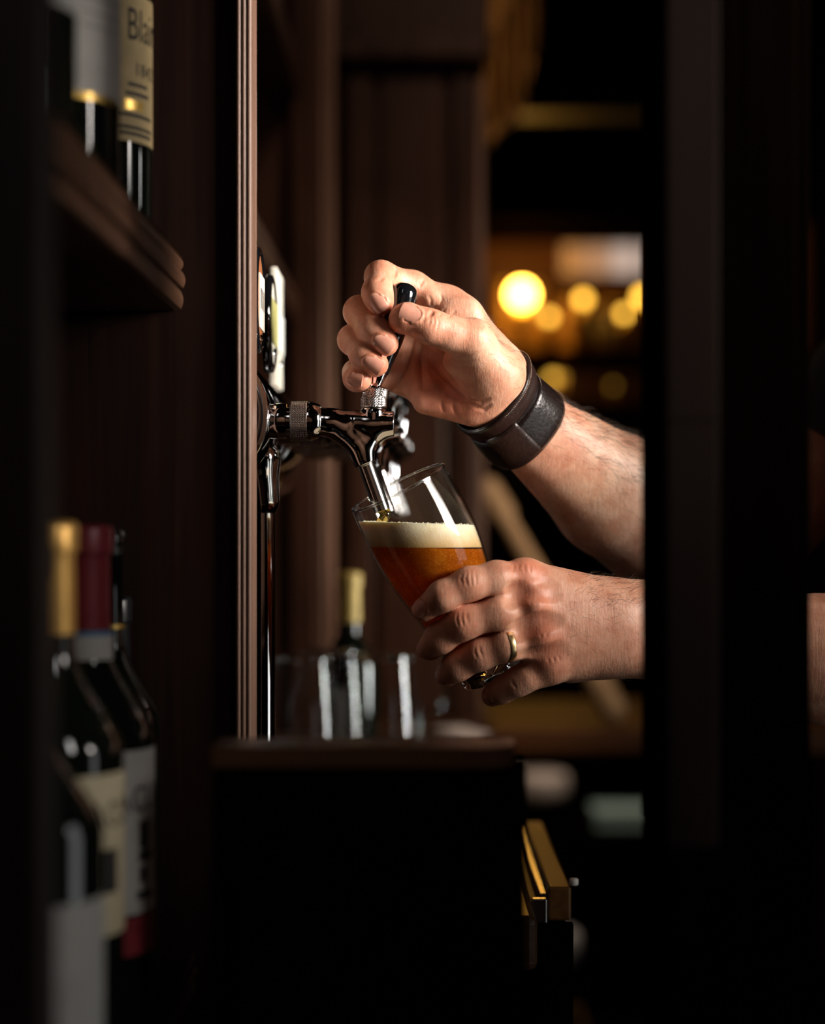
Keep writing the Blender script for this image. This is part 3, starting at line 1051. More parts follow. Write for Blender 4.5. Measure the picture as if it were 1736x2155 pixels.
far_lamp(1098, 620, 5.15, 0.034, 32.0, 'largest and brightest globe lamp across the room')
far_lamp(1227, 630, 5.2, 0.016, 5.0, 'small globe lamp right of the brightest one')
far_lamp(1155, 667, 5.1, 0.013, 5.0, 'small low globe lamp just below and right of the brightest one')
far_lamp(1313, 660, 5.1, 0.013, 5.0, 'small low globe lamp near the post')
far_lamp(1352, 625, 5.2, 0.018, 6.0, 'globe lamp half hidden by the post')
far_lamp(1163, 796, 5.1, 0.013, 2.4, 'dim globe lamp on the lower far shelf above the cuff')
far_lamp(1180, 796, 5.25, 0.011, .6, 'dimmest globe lamp, behind the one on the lower far shelf')
far_lamp(1290, 812, 5.3, 0.008, .5, 'dim globe lamp low on the far shelf left of the post')
def lamp_light(px, py, d, e):
    l = bpy.data.lights.new('lamp_light', 'POINT')
    l.energy = e
    l.color = (1.0, 0.44, 0.09)
    l.shadow_soft_size = 0.03
    o = bpy.data.objects.new('lamp_light', l)
    COL.objects.link(o)
    o.location = PD(px, py, d)


lamp_light(1098, 560, 5.12, 1.6)
lamp_light(1200, 600, 5.08, 0.3)
lamp_light(1200, 770, 5.15, 0.5)
M['dark_jar'] = plain('dark_jar', (0.03, 0.014, 0.006), 0.3)
M['amber_jar'] = plain('amber_jar', (0.40, 0.20, 0.05), 0.25, var=0.2)


def jar(px, y_top, d, r, h, mat, label):
    c = PD(px, y_top, d) - np.array([0, 0, h])
    root = empty('jar', c, label, 'jar', 'jars on the far shelves')
    lathe('jar_body', [(0.0001, 0), (r * 0.95, 0), (r, 0.004), (r, h * 0.75), (r * 0.8, h * 0.88), (r * 0.8, h * 0.93), (0.0001, h * 0.93)], c, (0, 0, 1), mat, root, n=28)
    lathe('lid', [(0.0001, h * 0.93), (r * 0.86, h * 0.93), (r * 0.86, h), (0.0001, h)], c, (0, 0, 1), M['ink_gold'], root, n=28)
    return root


z_sh = ZC + 0.4882
def yt(d, h): return VY - (z_sh + h - ZC) * FPX / d
jar(1292, yt(5.3, 0.16), 5.3, 0.030, 0.16, M['dark_jar'], 'dark jar on the far shelf nearest the post')
jar(1262, yt(5.32, 0.15), 5.32, 0.026, 0.15, M['dark_jar'], 'dark jar on the far shelf right of the small lamp')
jar(1193, yt(5.35, 0.17), 5.35, 0.026, 0.17, M['amber_jar'], 'amber jar on the far shelf behind the small low lamp')
jar(1062, yt(5.35, 0.22), 5.35, 0.030, 0.22, M['amber_jar'], 'amber jar on the far shelf left of the brightest lamp')
jar(1125, yt(5.38, 0.22), 5.38, 0.030, 0.22, M['amber_jar'], 'amber jar on the far shelf behind the brightest lamp')
# ---------------------------------------------------------------- pint glass frame (needed by the hand that holds it)
G0 = P(938, 1225, 0.0)                       # middle of the glass
GA = np.array([-0.452 * 0.99, -0.139, 0.892 * 0.99])
GA /= np.linalg.norm(GA)                     # axis, towards the rim
GTOP, GBOT = 0.0785, -0.0790
G_PROF = [(-0.0790, 0.0222), (-0.0755, 0.0232), (-0.066, 0.0242), (-0.050, 0.0267), (-0.025, 0.0305), (0.000, 0.0350), (0.014, 0.0376),
          (0.026, 0.0391), (0.040, 0.0398), (0.055, 0.0395), (0.068, 0.0387), (0.0785, 0.0379)]


def g_rad(s):
    return np.interp(s, [p[0] for p in G_PROF], [p[1] for p in G_PROF])


def on_glass(px, py, gap):
    """point on the camera's side of the glass, gap outside its wall"""
    best, bd = None, 1e9
    for dd in np.arange(-0.075, 0.0, 0.0005):
        p = P(px, py, dd)
        s = float((p - G0) @ GA)
        rad = np.linalg.norm(p - G0 - s * GA)
        e = rad - (g_rad(s) + gap)
        if e <= 0:
            return p
        if e < bd:
            best, bd = p, e
    return best


# ---------------------------------------------------------------- beer taps
def knurl(name, r, s0, s1, origin, axis, mat, parent, nteeth=46, rows=12, amp=0.00045):
    """diamond-knurled ring with chamfered ends"""
    n = nteeth * 4
    prof = [(r * 0.86, s0 - 0.0004), (r - 0.0006, s0 - 0.0003)]
    prof += [(r, s0 + (s1 - s0) * i / (rows * 2)) for i in range(rows * 2 + 1)]
    prof += [(r - 0.0006, s1 + 0.0003), (r * 0.86, s1 + 0.0004)]
    pitch = 2 * math.pi * r / nteeth

    def rf(rr, s, t, i):
        if i < 2 or i > rows * 2 + 2:
            return rr
        e = min(1.0, min(s - s0, s1 - s) / 0.0006 + 0.15)
        a = nteeth * t
        b = 2 * math.pi * s / pitch
        v = max(abs(((a + b) / math.pi) % 2 - 1), abs(((a - b) / math.pi) % 2 - 1))
        return rr - amp * e * v
    return lathe(name, prof, origin, axis, mat, parent, n=n, smooth=False, rad_fn=rf)


def hexnut(name, r, s0, s1, origin, axis, mat, parent):
    return lathe(name, [(r * 0.6, s0), (r * 0.95, s0), (r, s0 + 0.0008), (r, s1 - 0.0008), (r * 0.95, s1), (r * 0.6, s1)], origin, axis, mat, parent, n=8, smooth=False)


def w(px, py, mm=0.0):
    return P(px, py, mm / 1000.0)


def make_tap(name, detail=True):
    """faucet in place at the focus distance; returns the root"""
    root = empty(name, w(580, 888))
    X = np.array([1.0, 0, 0])
    c0 = w(571, 886)
    S = 1 / 2850.0
    # shank, collar, coupling
    lathe('shank', [(0.0105, -0.014), (0.0128, -0.012), (0.0130, 0.001), (0.0132, 0.002), (0.0132, 0.0105), (0.0128, 0.0115), (0.0100, 0.0118), (0.0100, 0.0150)], c0, X, M['chrome'], root, n=48, sharp=35)
    if detail:
        knurl('coupling_nut', 0.0148, 0.0145, 0.0268, c0, X, M['chrome_knurl'], root, nteeth=50, rows=10, amp=0.00034)
    else:
        lathe('coupling_nut', [(0.010, 0.0140), (0.0148, 0.0143), (0.0148, 0.0268), (0.012, 0.0272)], c0, X, M['chrome'], root, n=32, sharp=35)
    lathe('coupling_ring', [(0.0128, 0.0266), (0.0147, 0.0269), (0.0147, 0.0280), (0.0140, 0.0284), (0.0146, 0.0287), (0.0141, 0.0310), (0.0128, 0.0345), (0.0112, 0.0368), (0.010, 0.0372)], c0, X, M['chrome'], root, n=48, sharp=40)
    # body: barrel, valve seat and spout in one casting
    h = 0.0007 if detail else 0.0012
    lo, hi = w(655, 1000) - [0, 0.02, 0], w(848, 840) + [0, 0.02, 0]
    f = Field(lo, hi, h)
    f.cone(w(668, 888), w(700, 889), 0.0108, 0.0094, 0.004)
    f.cone(w(690, 889), w(800, 891), 0.0094, 0.0094, 0.004)
    # square-ended nose
    bx0, bx1 = w(745, 868), w(829, 918)

    def nose(X_, Y_, Z_):
        y = np.sqrt((Y_ - w(0, 0)[1]) ** 2 + (Z_ - w(800, 892)[2]) ** 2) - 0.0092
        x = np.abs(X_ - (bx0[0] + bx1[0]) / 2) - (bx1[0] - bx0[0]) / 2
        return np.maximum(y, x) + 0 * X_
    f.blend(nose, bx0 - 0.012, bx1 + 0.012, 0.0015)
    # spout: sweeps out of the barrel and turns down
    path = [(700, 893, 25), (724, 908, 25), (744, 926, 23), (757, 948, 21), (768, 974, 19.5)]
    for a, b in zip(path[:-1], path[1:]):
        f.cone(w(a[0], a[1]), w(b[0], b[1]), a[2] * S, b[2] * S, 0.005)
    f.cone(w(778, 905), w(768, 970), 16 * S, 19 * S, 0.008)
    f.cone(w(802, 904), w(782, 925), 13 * S, 10 * S, 0.008)
    # trim the spout's mouth square
    sd = w(803, 1072) - w(768, 974)
    sd /= np.linalg.norm(sd)
    pc = w(769, 978)
    f.carve(lambda A, B, C: -((A - pc[0]) * sd[0] + (B - pc[1]) * sd[1] + (C - pc[2]) * sd[2]) + 0 * A, pc - 0.02, pc + 0.02, 0.0006)
    field_obj('body', f, M['chrome'], root, 3)
    # nozzle
    ln = np.linalg.norm(w(806, 1074) - w(769, 976))
    lathe('nozzle', [(0.0056, 0.0), (0.0066, 0.0), (0.0066, 0.0012), (0.0063, 0.0016), (0.0061, ln), (0.0054, ln + 0.0003), (0.0052, ln - 0.001), (0.0052, ln - 0.02)], w(769, 976), sd, M['chrome_brushed'], root, n=40, sharp=35)
    # bonnet, two knurled collars
    Z = np.array([0, 0, 1.0])
    b0 = w(785, 872)
    lathe('bonnet', [(0.0095, -0.006), (0.0095, 0.000), (0.0092, 0.003), (0.0082, 0.0048), (0.0070, 0.0056)], b0, Z, M['chrome'], root, n=40)
    tz = w(806, 780) - w(790, 836)
    tz /= np.linalg.norm(tz)
    c2 = w(786, 857)
    c3 = w(788.5, 836.5)
    t3 = np.array([0.10, 0, 1.0])
    if detail:
        knurl('collar', 0.0097, 0.0, 0.0072, c2, Z, M['chrome_knurl'], root, nteeth=34, rows=6, amp=0.00034)
        knurl('collar', 0.0094, 0.0, 0.0066, c3, t3, M['chrome_knurl'], root, nteeth=34, rows=6, amp=0.00034)
    else:
        lathe('collar', [(0.006, 0), (0.0097, 0.0003), (0.0097, 0.0072), (0.006, 0.0075)], c2, Z, M['chrome'], root, n=24, sharp=35)
        lathe('collar', [(0.006, 0), (0.0094, 0.0003), (0.0094, 0.0066), (0.006, 0.0069)], c3, t3, M['chrome'], root, n=24, sharp=35)
    lathe('lever_stem', [(0.0086, 0.0), (0.0080, 0.0012), (0.0044, 0.0020), (0.0040, 0.0028), (0.0048, 0.006), (0.0063, 0.0125), (0.0060, 0.0130)], w(791, 815), w(855, 600) - w(800, 805), M['chrome'], root, n=36, sharp=50)
    hb = w(802, 784)
    hd = w(857, 596) - hb
    L = np.linalg.norm(hd)
    lathe('handle', [(0.0045, -0.001), (0.0058, 0.0), (0.0063, 0.006), (0.0077, 0.015), (0.0090, 0.025), (0.0098, 0.038), (0.0103, 0.052), (0.0103, 0.057), (0.0099, 0.0615), (0.0087, 0.0650), (0.0064, 0.0672), (0.0036, 0.0683), (0.0001, 0.0687)],
          hb, hd, M['black_gloss'], root, n=48)
    return root


tap0 = make_tap('beer_tap')
tag(tap0, 'chrome beer tap with a black lever handle, gripped by the hand, pouring into the glass', 'tap', 'beer taps on the tower')
TAPDY = 0.105


def copy_tree(o, off, parent=None):
    c = o.copy()
    COL.objects.link(c)
    if parent is None:
        c.location = Vector(o.location) + Vector(off)
    else:
        c.parent = parent
    for ch in o.children:
        copy_tree(ch, off, c)
    return c


tap1 = make_tap('beer_tap', detail=False)
ords = ['second', 'third', 'fourth', 'fifth']
for i in range(4):
    t = tap1 if i == 0 else copy_tree(tap1, (0, TAPDY * i, 0))
    tag(t, 'closed chrome beer tap, %s in the row behind the pouring one' % ords[i], 'tap', 'beer taps on the tower')
tap1.location = Vector(tap1.location) + Vector((0.0032, TAPDY, 0))
for i, o in enumerate([o for o in COL.objects if o.name.startswith('beer_tap.') and o is not tap1]):
    o.location.y += 0  # copies were offset from the unmoved first one
    o.location.y = tap0.location.y + TAPDY * (i + 2)
    o.location.x = tap0.location.x + 0.0032 * (i + 2)

# tower: a horizontal chrome drum on two columns
tower = empty('tap_tower', (-0.16, 1.6, ZC - 0.28), 'chrome drum-shaped beer tower on slim round columns behind the fluted upright', 'beer tower')
dc = w(411, 877)
DR = 0.0565
y0, y1 = DF - 0.030, DF + 4 * TAPDY + 0.06
L = y1 - y0
lathe('drum', [(DR - 0.004, 0.0), (DR - 0.0012, 0.0006), (DR, 0.0022), (DR, L - 0.002), (DR - 0.004, L), (0.001, L)], (dc[0], y0, dc[2]), (0, 1, 0), M['chrome'], tower, n=96, sharp=40)
lathe('end_cap', [(0.0001, 0.0030), (DR - 0.014, 0.0030), (DR - 0.0125, 0.0016), (DR - 0.0105, 0.0004), (DR - 0.0085, -0.0010), (DR - 0.0060, -0.0014), (DR - 0.0040, -0.0004), (DR - 0.0035, 0.0016)], (dc[0], y0, dc[2]), (0, 1, 0), M['chrome_dark'], tower, n=96, sharp=40)
for yy, cx in ((DF + 0.045, (551 - VX) / FPX * (DF + 0.045)), (DF + 0.40, -0.165)):
    cz = dc[2]
    lathe('column', [(0.020, ZC - 0.28 + 0.0001), (0.020, ZC - 0.275), (0.0105, ZC - 0.272), (0.0102, cz - 0.06), (0.0105, cz - 0.055), (0.0105, cz)], (cx, yy, 0), (0, 0, 1), M['chrome'], tower, n=48, sharp=35)
    # saddle bracket under the drum
    f = Field((dc[0] - 0.04, yy - 0.03, cz - 0.085), (cx + 0.045, yy + 0.03, cz + 0.0), 0.0015)
    f.cone((cx, yy, cz - 0.062), (cx - 0.004, yy, cz - 0.03), 0.0135, 0.017, 0.006)
    f.cone((cx - 0.004, yy, cz - 0.03), (dc[0] + 0.02, yy, cz - 0.03), 0.017, 0.02, 0.006)
    field_obj('saddle', f, M['chrome'], tower, 2)

# badges (round tap lenses that face the bartender) on short chrome stems
def badge(name, px, py, d, rad, face, rim, label, square=False, mark=None):
    c = PD(px, py, d)
    root = empty(name, (c[0], c[1], dc[2] + DR), label, 'badge', 'tap badges on the tower')
    X = (1, 0, 0)
    if not square:
        lathe('rim', [(rad - 0.006, -0.0035), (rad, -0.0030), (rad + 0.001, 0.0), (rad, 0.0035), (rad - 0.003, 0.0045), (rad - 0.005, 0.0030)], c, X, rim, root, n=64)
        lathe('face', [(0.0001, 0.0042), (rad * 0.6, 0.0036), (rad - 0.0045, 0.0026), (rad - 0.0045, -0.002), (0.0001, -0.002)], c, X, face, root, n=48, sharp=50)
    else:
        box('plate', c[0] - 0.003, c[0] + 0.003, c[1] - rad * 0.8, c[1] + rad * 0.8, c[2] - rad * 1.15, c[2] + rad * 1.15, face, root, 0.0015)
    if mark:
        for (z0, z1, yy0, yy1, mm) in mark:
            box('emblem', c[0] + 0.0030, c[0] + 0.0048, c[1] + yy0, c[1] + yy1, c[2] + z0, c[2] + z1, mm, root, 0.0003)
    zt = c[2] - rad * (1.12 if square else 0.97)
    lathe('stem', [(0.005, dc[2] + DR - 0.001), (0.005, dc[2] + DR + 0.003), (0.0028, dc[2] + DR + 0.005), (0.0028, zt + 0.003)], (c[0], c[1], 0), (0, 0, 1), M['chrome'], root, n=24)
    return root


M['copper_face'] = plain('copper_face', (0.42, 0.15, 0.06), 0.3, 0.3, var=0.3, bump_scale=90)
M['cream'] = plain('cream', (0.72, 0.68, 0.58), 0.4, var=0.05)
M['olive'] = plain('olive', (0.36, 0.34, 0.12), 0.5)
M['white_plastic'] = plain('white_plastic', (0.75, 0.74, 0.70), 0.35, var=0.04)
M['black_plastic'] = plain('black_plastic', (0.006, 0.006, 0.006), 0.3)
badge('tap_badge', 539, 632, DF, 0.0385, M['copper_face'], M['black_gloss'], 'round copper-coloured tap badge with a cream emblem and black rim, nearest on the tower',
      mark=[(-0.022, 0.018, -0.020, 0.020, M['cream']), (-0.008, 0.008, -0.016, -0.008, M['black_plastic']), (-0.008, 0.008, -0.004, 0.004, M['black_plastic']), (-0.008, 0.008, 0.008, 0.016, M['black_plastic'])])
badge('tap_badge', 566, 682, DF + TAPDY, 0.0385, M['cream'], M['black_gloss'], 'round cream tap badge with an olive band, second on the tower', mark=[(-0.016, 0.018, -0.03, 0.03, M['olive'])])
badge('tap_badge', 582, 695, DF + 2 * TAPDY, 0.043, M['cream'], M['black_gloss'], 'rectangular cream tap badge standing behind the round ones', square=True, mark=[(-0.02, 0.012, -0.025, 0.025, M['white_plastic'])])
# ---------------------------------------------------------------- pint glass, beer, foam


z_foam = P(880, 1101, 0)[2]
z_beer = P(900, 1151, 0)[2]
base_pt = G0 + GA * GBOT


def beer_mat():
    m, nt, bs = new_mat('beer')
    out = nt.nodes['Material Output']
    tc = nd(nt, 'ShaderNodeTexCoord')
    n1 = nd(nt, 'ShaderNodeTexNoise', i_Scale=30.0, i_Detail=8.0, i_Roughness=0.75, i_Distortion=0.2)
    n2 = nd(nt, 'ShaderNodeTexVoronoi', i_Scale=750.0)
    nt.links.new(tc.outputs['Object'], n1.inputs['Vector'])
    nt.links.new(tc.outputs['Object'], n2.inputs['Vector'])
    r = ramp(nt, [(0.30, (0.42, 0.080, 0.003)), (0.52, (0.66, 0.165, 0.008)), (0.72, (0.95, 0.34, 0.03))])
    nt.links.new(n1.outputs['Fac'], r.inputs['Fac'])
    r2 = ramp(nt, [(0.12, (0.9, 0.42, 0.10)), (0.30, (0.0, 0.0, 0.0))])
    nt.links.new(n2.outputs['Distance'], r2.inputs['Fac'])
    ad = nd(nt, 'ShaderNodeMix', data_type='RGBA', blend_type='ADD')
    ad.inputs[0].default_value = 0.6
    nt.links.new(r.outputs['Color'], ad.inputs[6])
    nt.links.new(r2.outputs['Color'], ad.inputs[7])
    nt.links.new(ad.outputs[2], bs.inputs['Base Color'])
    bs.inputs['Roughness'].default_value = 0.12
    bs.inputs['IOR'].default_value = 1.2
    bs.inputs['Transmission Weight'].default_value = 0.38
    bs.inputs['Specular IOR Level'].default_value = 0.2
    tl = nd(nt, 'ShaderNodeBsdfTranslucent')
    nt.links.new(ad.outputs[2], tl.inputs['Color'])
    mx = nd(nt, 'ShaderNodeMixShader')
    mx.inputs[0].default_value = 0.38
    nt.links.new(bs.outputs[0], mx.inputs[1])
    nt.links.new(tl.outputs[0], mx.inputs[2])
    nt.links.new(mx.outputs[0], out.inputs[0])
    return m


def foam_mat():
    m, nt, bs = new_mat('foam')
    tc = nd(nt, 'ShaderNodeTexCoord')
    n1 = nd(nt, 'ShaderNodeTexVoronoi', i_Scale=900.0)
    n2 = nd(nt, 'ShaderNodeTexNoise', i_Scale=80.0, i_Detail=4.0)
    nt.links.new(tc.outputs['Object'], n1.inputs['Vector'])
    nt.links.new(tc.outputs['Object'], n2.inputs['Vector'])
    # foam is creamier where it meets the beer
    r = ramp(nt, [(0.3, (0.74, 0.62, 0.40)), (0.7, (0.90, 0.82, 0.62))])
    nt.links.new(n2.outputs['Fac'], r.inputs['Fac'])
    sp = nd(nt, 'ShaderNodeSeparateXYZ')
    nt.links.new(tc.outputs['Object'], sp.inputs[0])
    zb = float(z_beer - base_pt[2]); zf = float(z_foam - base_pt[2])
    mr = nd(nt, 'ShaderNodeMapRange')
    for i, v in ((1, zb), (2, zb + (zf - zb) * 0.8), (3, 0.0), (4, 1.0)):
        mr.inputs[i].default_value = v
    nt.links.new(sp.outputs[2], mr.inputs[0])
    wet = nd(nt, 'ShaderNodeMix', data_type='RGBA')
    wet.inputs[6].default_value = (0.56, 0.34, 0.12, 1)
    nt.links.new(mr.outputs[0], wet.inputs[0])
    nt.links.new(r.outputs['Color'], wet.inputs[7])
    nt.links.new(wet.outputs[2], bs.inputs['Base Color'])
    bs.inputs['Roughness'].default_value = 0.6
    bs.inputs['Subsurface Weight'].default_value = 0.6
    bs.inputs['Subsurface Radius'].default_value = (1.0, 0.7, 0.3)
    bs.inputs['Subsurface Scale'].default_value = 0.006
    b = nd(nt, 'ShaderNodeBump', i_Strength=0.25, i_Distance=0.0004)
    nt.links.new(n1.outputs['Distance'], b.inputs['Height'])
    nt.links.new(b.outputs['Normal'], bs.inputs['Normal'])
    return m


M['beer'] = beer_mat()
M['foam'] = foam_mat()
glass = empty('pint_glass', base_pt, 'tilted tapered pint glass of amber beer with a foamy head, held under the tap', 'glass')


def smooth_prof(lo, hi, n, off):
    ss = np.linspace(lo, hi, n)
    # cubic resample of the outline
    xs = np.array([p[0] for p in G_PROF]); ys = np.array([p[1] for p in G_PROF])
    r = np.interp(ss, xs, ys)
    for _ in range(10):
        r[1:-1] = 0.5 * r[1:-1] + 0.25 * (r[:-2] + r[2:])
    return [(float(b) + off, float(a)) for a, b in zip(ss, r)]


outer = smooth_prof(-0.0660, GTOP, 60, 0.0)
TH = 0.0014
wall = outer + [(outer[-1][0] + 0.0002, GTOP + 0.0006), (outer[-1][0] - 0.0004, GTOP + 0.0012), (outer[-1][0] - 0.0011, GTOP + 0.0008)] + [(r - TH, s) for r, s in reversed(outer)]
lathe('wall', wall, G0, GA, M['glass_wall'], glass, n=128)
rr0 = outer[-1][0] - TH * 0.5
lathe('rim', [(rr0 + 0.0010 * math.cos(a), GTOP + 0.0003 + 0.0010 * math.sin(a)) for a in np.linspace(0, 2 * math.pi, 13)[:-1]], G0, GA, M['glass_rim'], glass, n=128, closed=True)
# heavy foot
rf0 = g_rad(-0.066)
lathe('foot', [(0.0001, -0.0662), (0.017, -0.0664), (float(rf0) - 0.0002, -0.0660), (0.0240, -0.0700), (0.0238, -0.0745), (0.0232, -0.0776), (0.0216, -0.0790), (0.0190, -0.0788), (0.0165, -0.0770), (0.0001, -0.0762)],
      G0, GA, M['glass_solid'], glass, n=96, sharp=60)


def liquid(name, z_lo, z_hi, mat, grow=0.0, ripple=0.0):
    """solid of revolution inside the glass, cut by level planes"""
    prof = [(r - TH - 0.00012 + grow, s) for r, s in outer]
    prof = [(0.0001, prof[0][1])] + prof + [(0.0001, prof[-1][1])]
    v, f = lathe_data(prof, G0, GA, 96)
    bm = bmesh.new()
    bv = [bm.verts.new(tuple(p)) for p in v]
    for q in f:
        try:
            bm.faces.new([bv[i] for i in q])
        except ValueError:
            pass
    bmesh.ops.remove_doubles(bm, verts=bm.verts, dist=1e-4)
    if z_hi is not None:
        g = bmesh.ops.bisect_plane(bm, geom=list(bm.verts) + list(bm.edges) + list(bm.faces), plane_co=(0, 0, z_hi), plane_no=(0.03, 0.0, 1), clear_outer=True)
        e = [x for x in g['geom_cut'] if isinstance(x, bmesh.types.BMEdge)]
        if e: bmesh.ops.edgeloop_fill(bm, edges=e)
    if z_lo is not None:
        g = bmesh.ops.bisect_plane(bm, geom=list(bm.verts) + list(bm.edges) + list(bm.faces), plane_co=(0, 0, z_lo), plane_no=(0, 0, 1), clear_inner=True)
        e = [x for x in g['geom_cut'] if isinstance(x, bmesh.types.BMEdge)]
        if e: bmesh.ops.edgeloop_fill(bm, edges=e)
    o = bm_obj(name, bm, mat, glass, True)
    o.data.set_sharp_from_angle(angle=math.radians(40))
    return o


liquid('beer', None, z_beer, M['beer'])['label'] = 'amber beer with rising bubbles'
liquid('foam', z_beer - 0.0001, z_foam, M['foam'])['label'] = 'cream-coloured foam'

# bubbles along the foam line and a few on the surface
rng = np.random.default_rng(5)
bm = bmesh.new()
for i in range(260):
    t = rng.uniform(0, 2 * math.pi)
    s_guess = None
    # walk along the glass wall until the level plane is met
    a, u, v = frame_of(GA)
    d = u * math.cos(t) + v * math.sin(t)
    for s in np.arange(GTOP, -0.07, -0.0008):
        q = G0 + GA * s + d * (g_rad(s) - TH - 0.0006)
        if q[2] <= z_foam - 0.03 * (q[0] - 0) * 0 + 0.0002:
            s_guess = q
            break
    if s_guess is None:
        continue
    r = rng.uniform(0.0003, 0.0010)
    cpt = G0 + GA * ((s_guess - G0) @ GA)
    p = s_guess + (cpt - s_guess) * rng.uniform(0, 0.35)
    p[2] = z_foam - 0.03 * p[0] + rng.uniform(-0.0008, 0.0003)
    bmesh.ops.create_icosphere(bm, subdivisions=1, radius=r, matrix=Matrix.Translation(Vector(p)))
fb = bm_obj('foam_bubbles', bm, M['foam'], glass, True)
fb['kind'] = 'stuff'

# stream of beer from the nozzle
st0 = w(806, 1073)
st = [st0, w(808, 1085), w(806, 1098), w(805, 1112)]
mst = solid_glass('beer_stream', (0.95, 0.66, 0.16), 0.08, 1.33)
stream = tube('beer_stream', [p + np.array([0.0015 * math.sin(i * 2), 0, 0]) for i, p in enumerate(st)], [0.0048, 0.0042, 0.0040, 0.0050], mst, None, n=14)
tag(stream, 'thin golden stream of beer running from the tap nozzle into the glass', 'beer')
# ---------------------------------------------------------------- skin
def skin_mat():
    m, nt, bs = new_mat('skin')
    tc = nd(nt, 'ShaderNodeTexCoord')
    at = nd(nt, 'ShaderNodeAttribute', attribute_name='tint')
    n1 = nd(nt, 'ShaderNodeTexNoise', i_Scale=70.0, i_Detail=5.0, i_Roughness=0.6)
    nt.links.new(tc.outputs['Object'], n1.inputs['Vector'])
    r = ramp(nt, [(0.30, (0.50, 0.205, 0.120)), (0.55, (0.63, 0.315, 0.205)), (0.75, (0.69, 0.385, 0.265))])
    nt.links.new(n1.outputs['Fac'], r.inputs['Fac'])
    mx = nd(nt, 'ShaderNodeMix', data_type='RGBA', blend_type='MULTIPLY')
    mx.inputs[0].default_value = 1.0
    nt.links.new(r.outputs['Color'], mx.inputs[6])
    nt.links.new(at.outputs['Color'], mx.inputs[7])
    nt.links.new(mx.outputs[2], bs.inputs['Base Color'])
    bs.inputs['Roughness'].default_value = 0.46
    bs.inputs['Specular IOR Level'].default_value = 0.42
    bs.inputs['Subsurface Weight'].default_value = 0.30
    bs.inputs['Subsurface Radius'].default_value = (1.0, 0.32, 0.18)
    bs.inputs['Subsurface Scale'].default_value = 0.0035
    # pores, fine lines
    vo = nd(nt, 'ShaderNodeTexVoronoi', i_Scale=650.0, feature='DISTANCE_TO_EDGE')
    n2 = nd(nt, 'ShaderNodeTexNoise', i_Scale=260.0, i_Detail=5.0, i_Roughness=0.65)
    nt.links.new(tc.outputs['Object'], vo.inputs['Vector'])
    nt.links.new(tc.outputs['Object'], n2.inputs['Vector'])
    # wrinkle lines running across the limb (roughly vertical in the world)
    mp = nd(nt, 'ShaderNodeMapping')
    mp.inputs['Scale'].default_value = (620.0, 200.0, 90.0)
    mp.inputs['Rotation'].default_value = (0.0, 0.18, 0.0)
    nt.links.new(tc.outputs['Object'], mp.inputs['Vector'])
    n3 = nd(nt, 'ShaderNodeTexNoise', i_Scale=1.0, i_Detail=2.0, i_Distortion=0.4)
    nt.links.new(mp.outputs['Vector'], n3.inputs['Vector'])
    b1 = nd(nt, 'ShaderNodeBump', i_Strength=0.16, i_Distance=0.0006)
    b2 = nd(nt, 'ShaderNodeBump', i_Strength=0.32, i_Distance=0.0010)
    b3 = nd(nt, 'ShaderNodeBump', i_Strength=0.28, i_Distance=0.0008)
    nt.links.new(vo.outputs['Distance'], b1.inputs['Height'])
    nt.links.new(n2.outputs['Fac'], b2.inputs['Height'])
    nt.links.new(n3.outputs['Fac'], b3.inputs['Height'])
    nt.links.new(b1.outputs['Normal'], b2.inputs['Normal'])
    nt.links.new(b2.outputs['Normal'], b3.inputs['Normal'])
    nt.links.new(b3.outputs['Normal'], bs.inputs['Normal'])
    return m


M['skin'] = skin_mat()
M['nail'] = plain('nail', (0.60, 0.285, 0.205), 0.27, var=0.10, bump_scale=160)
_nb = M['nail'].node_tree.nodes['Principled BSDF']
_nb.inputs['Subsurface Weight'].default_value = 0.3
_nb.inputs['Subsurface Scale'].default_value = 0.002
M['leather'] = plain('leather', (0.0085, 0.0042, 0.0035), 0.27, bump=0.35, bump_scale=420, var=0.3)
M['leather_edge'] = plain('leather_edge', (0.018, 0.0075, 0.0055), 0.34, bump=0.3, bump_scale=400, var=0.3)
M['thread'] = plain('thread', (0.42, 0.30, 0.22), 0.7)
M['hair'] = plain('hair', (0.035, 0.018, 0.010), 0.4)
M['shirt'] = plain('shirt', (0.008, 0.008, 0.009), 0.85, bump=0.5, bump_scale=500)


def J(px, py, mm):
    return P(px, py, mm / 1000.0)


def JR(px, py, mm, r):
    return (J(px, py, mm), RP(r, mm / 1000.0))


def chain(joints, k=0.007, extra=()):
    """distance function of a finger: tapered capsules through the joints, plus bulges (point, radius)"""
    cones = [sd_cone(a[0], b[0], a[1], b[1]) for a, b in zip(joints[:-1], joints[1:])]
    ex = [sd_cone(p, np.array(p) + 1e-5, r, r * 0.999) for p, r in extra]

    def f(X, Y, Z):
        d = cones[0](X, Y, Z)
        for c in cones[1:]:
            d = smin(d, c(X, Y, Z), k)
        for c in ex:
            d = smin(d, c(X, Y, Z), 0.005)
        return d
    pts = np.array([j[0] for j in joints])
    r = max(j[1] for j in joints)
    return f, pts.min(0) - r, pts.max(0) + r


def add_finger(fld, joints, base_k=0.010, base_rad=0.020, k_out=0.0011, extra=()):
    f, lo, hi = chain(joints, extra=extra)
    b = joints[0][0]

    def kf(X, Y, Z):
        d = np.sqrt((X - b[0]) ** 2 + (Y - b[1]) ** 2 + (Z - b[2]) ** 2)
        t = np.clip(1.6 - d / base_rad, 0, 1)
        return k_out + (base_k - k_out) * t * t * (3 - 2 * t)
    fld.blend(f, lo, hi, kf, pad=0.012)


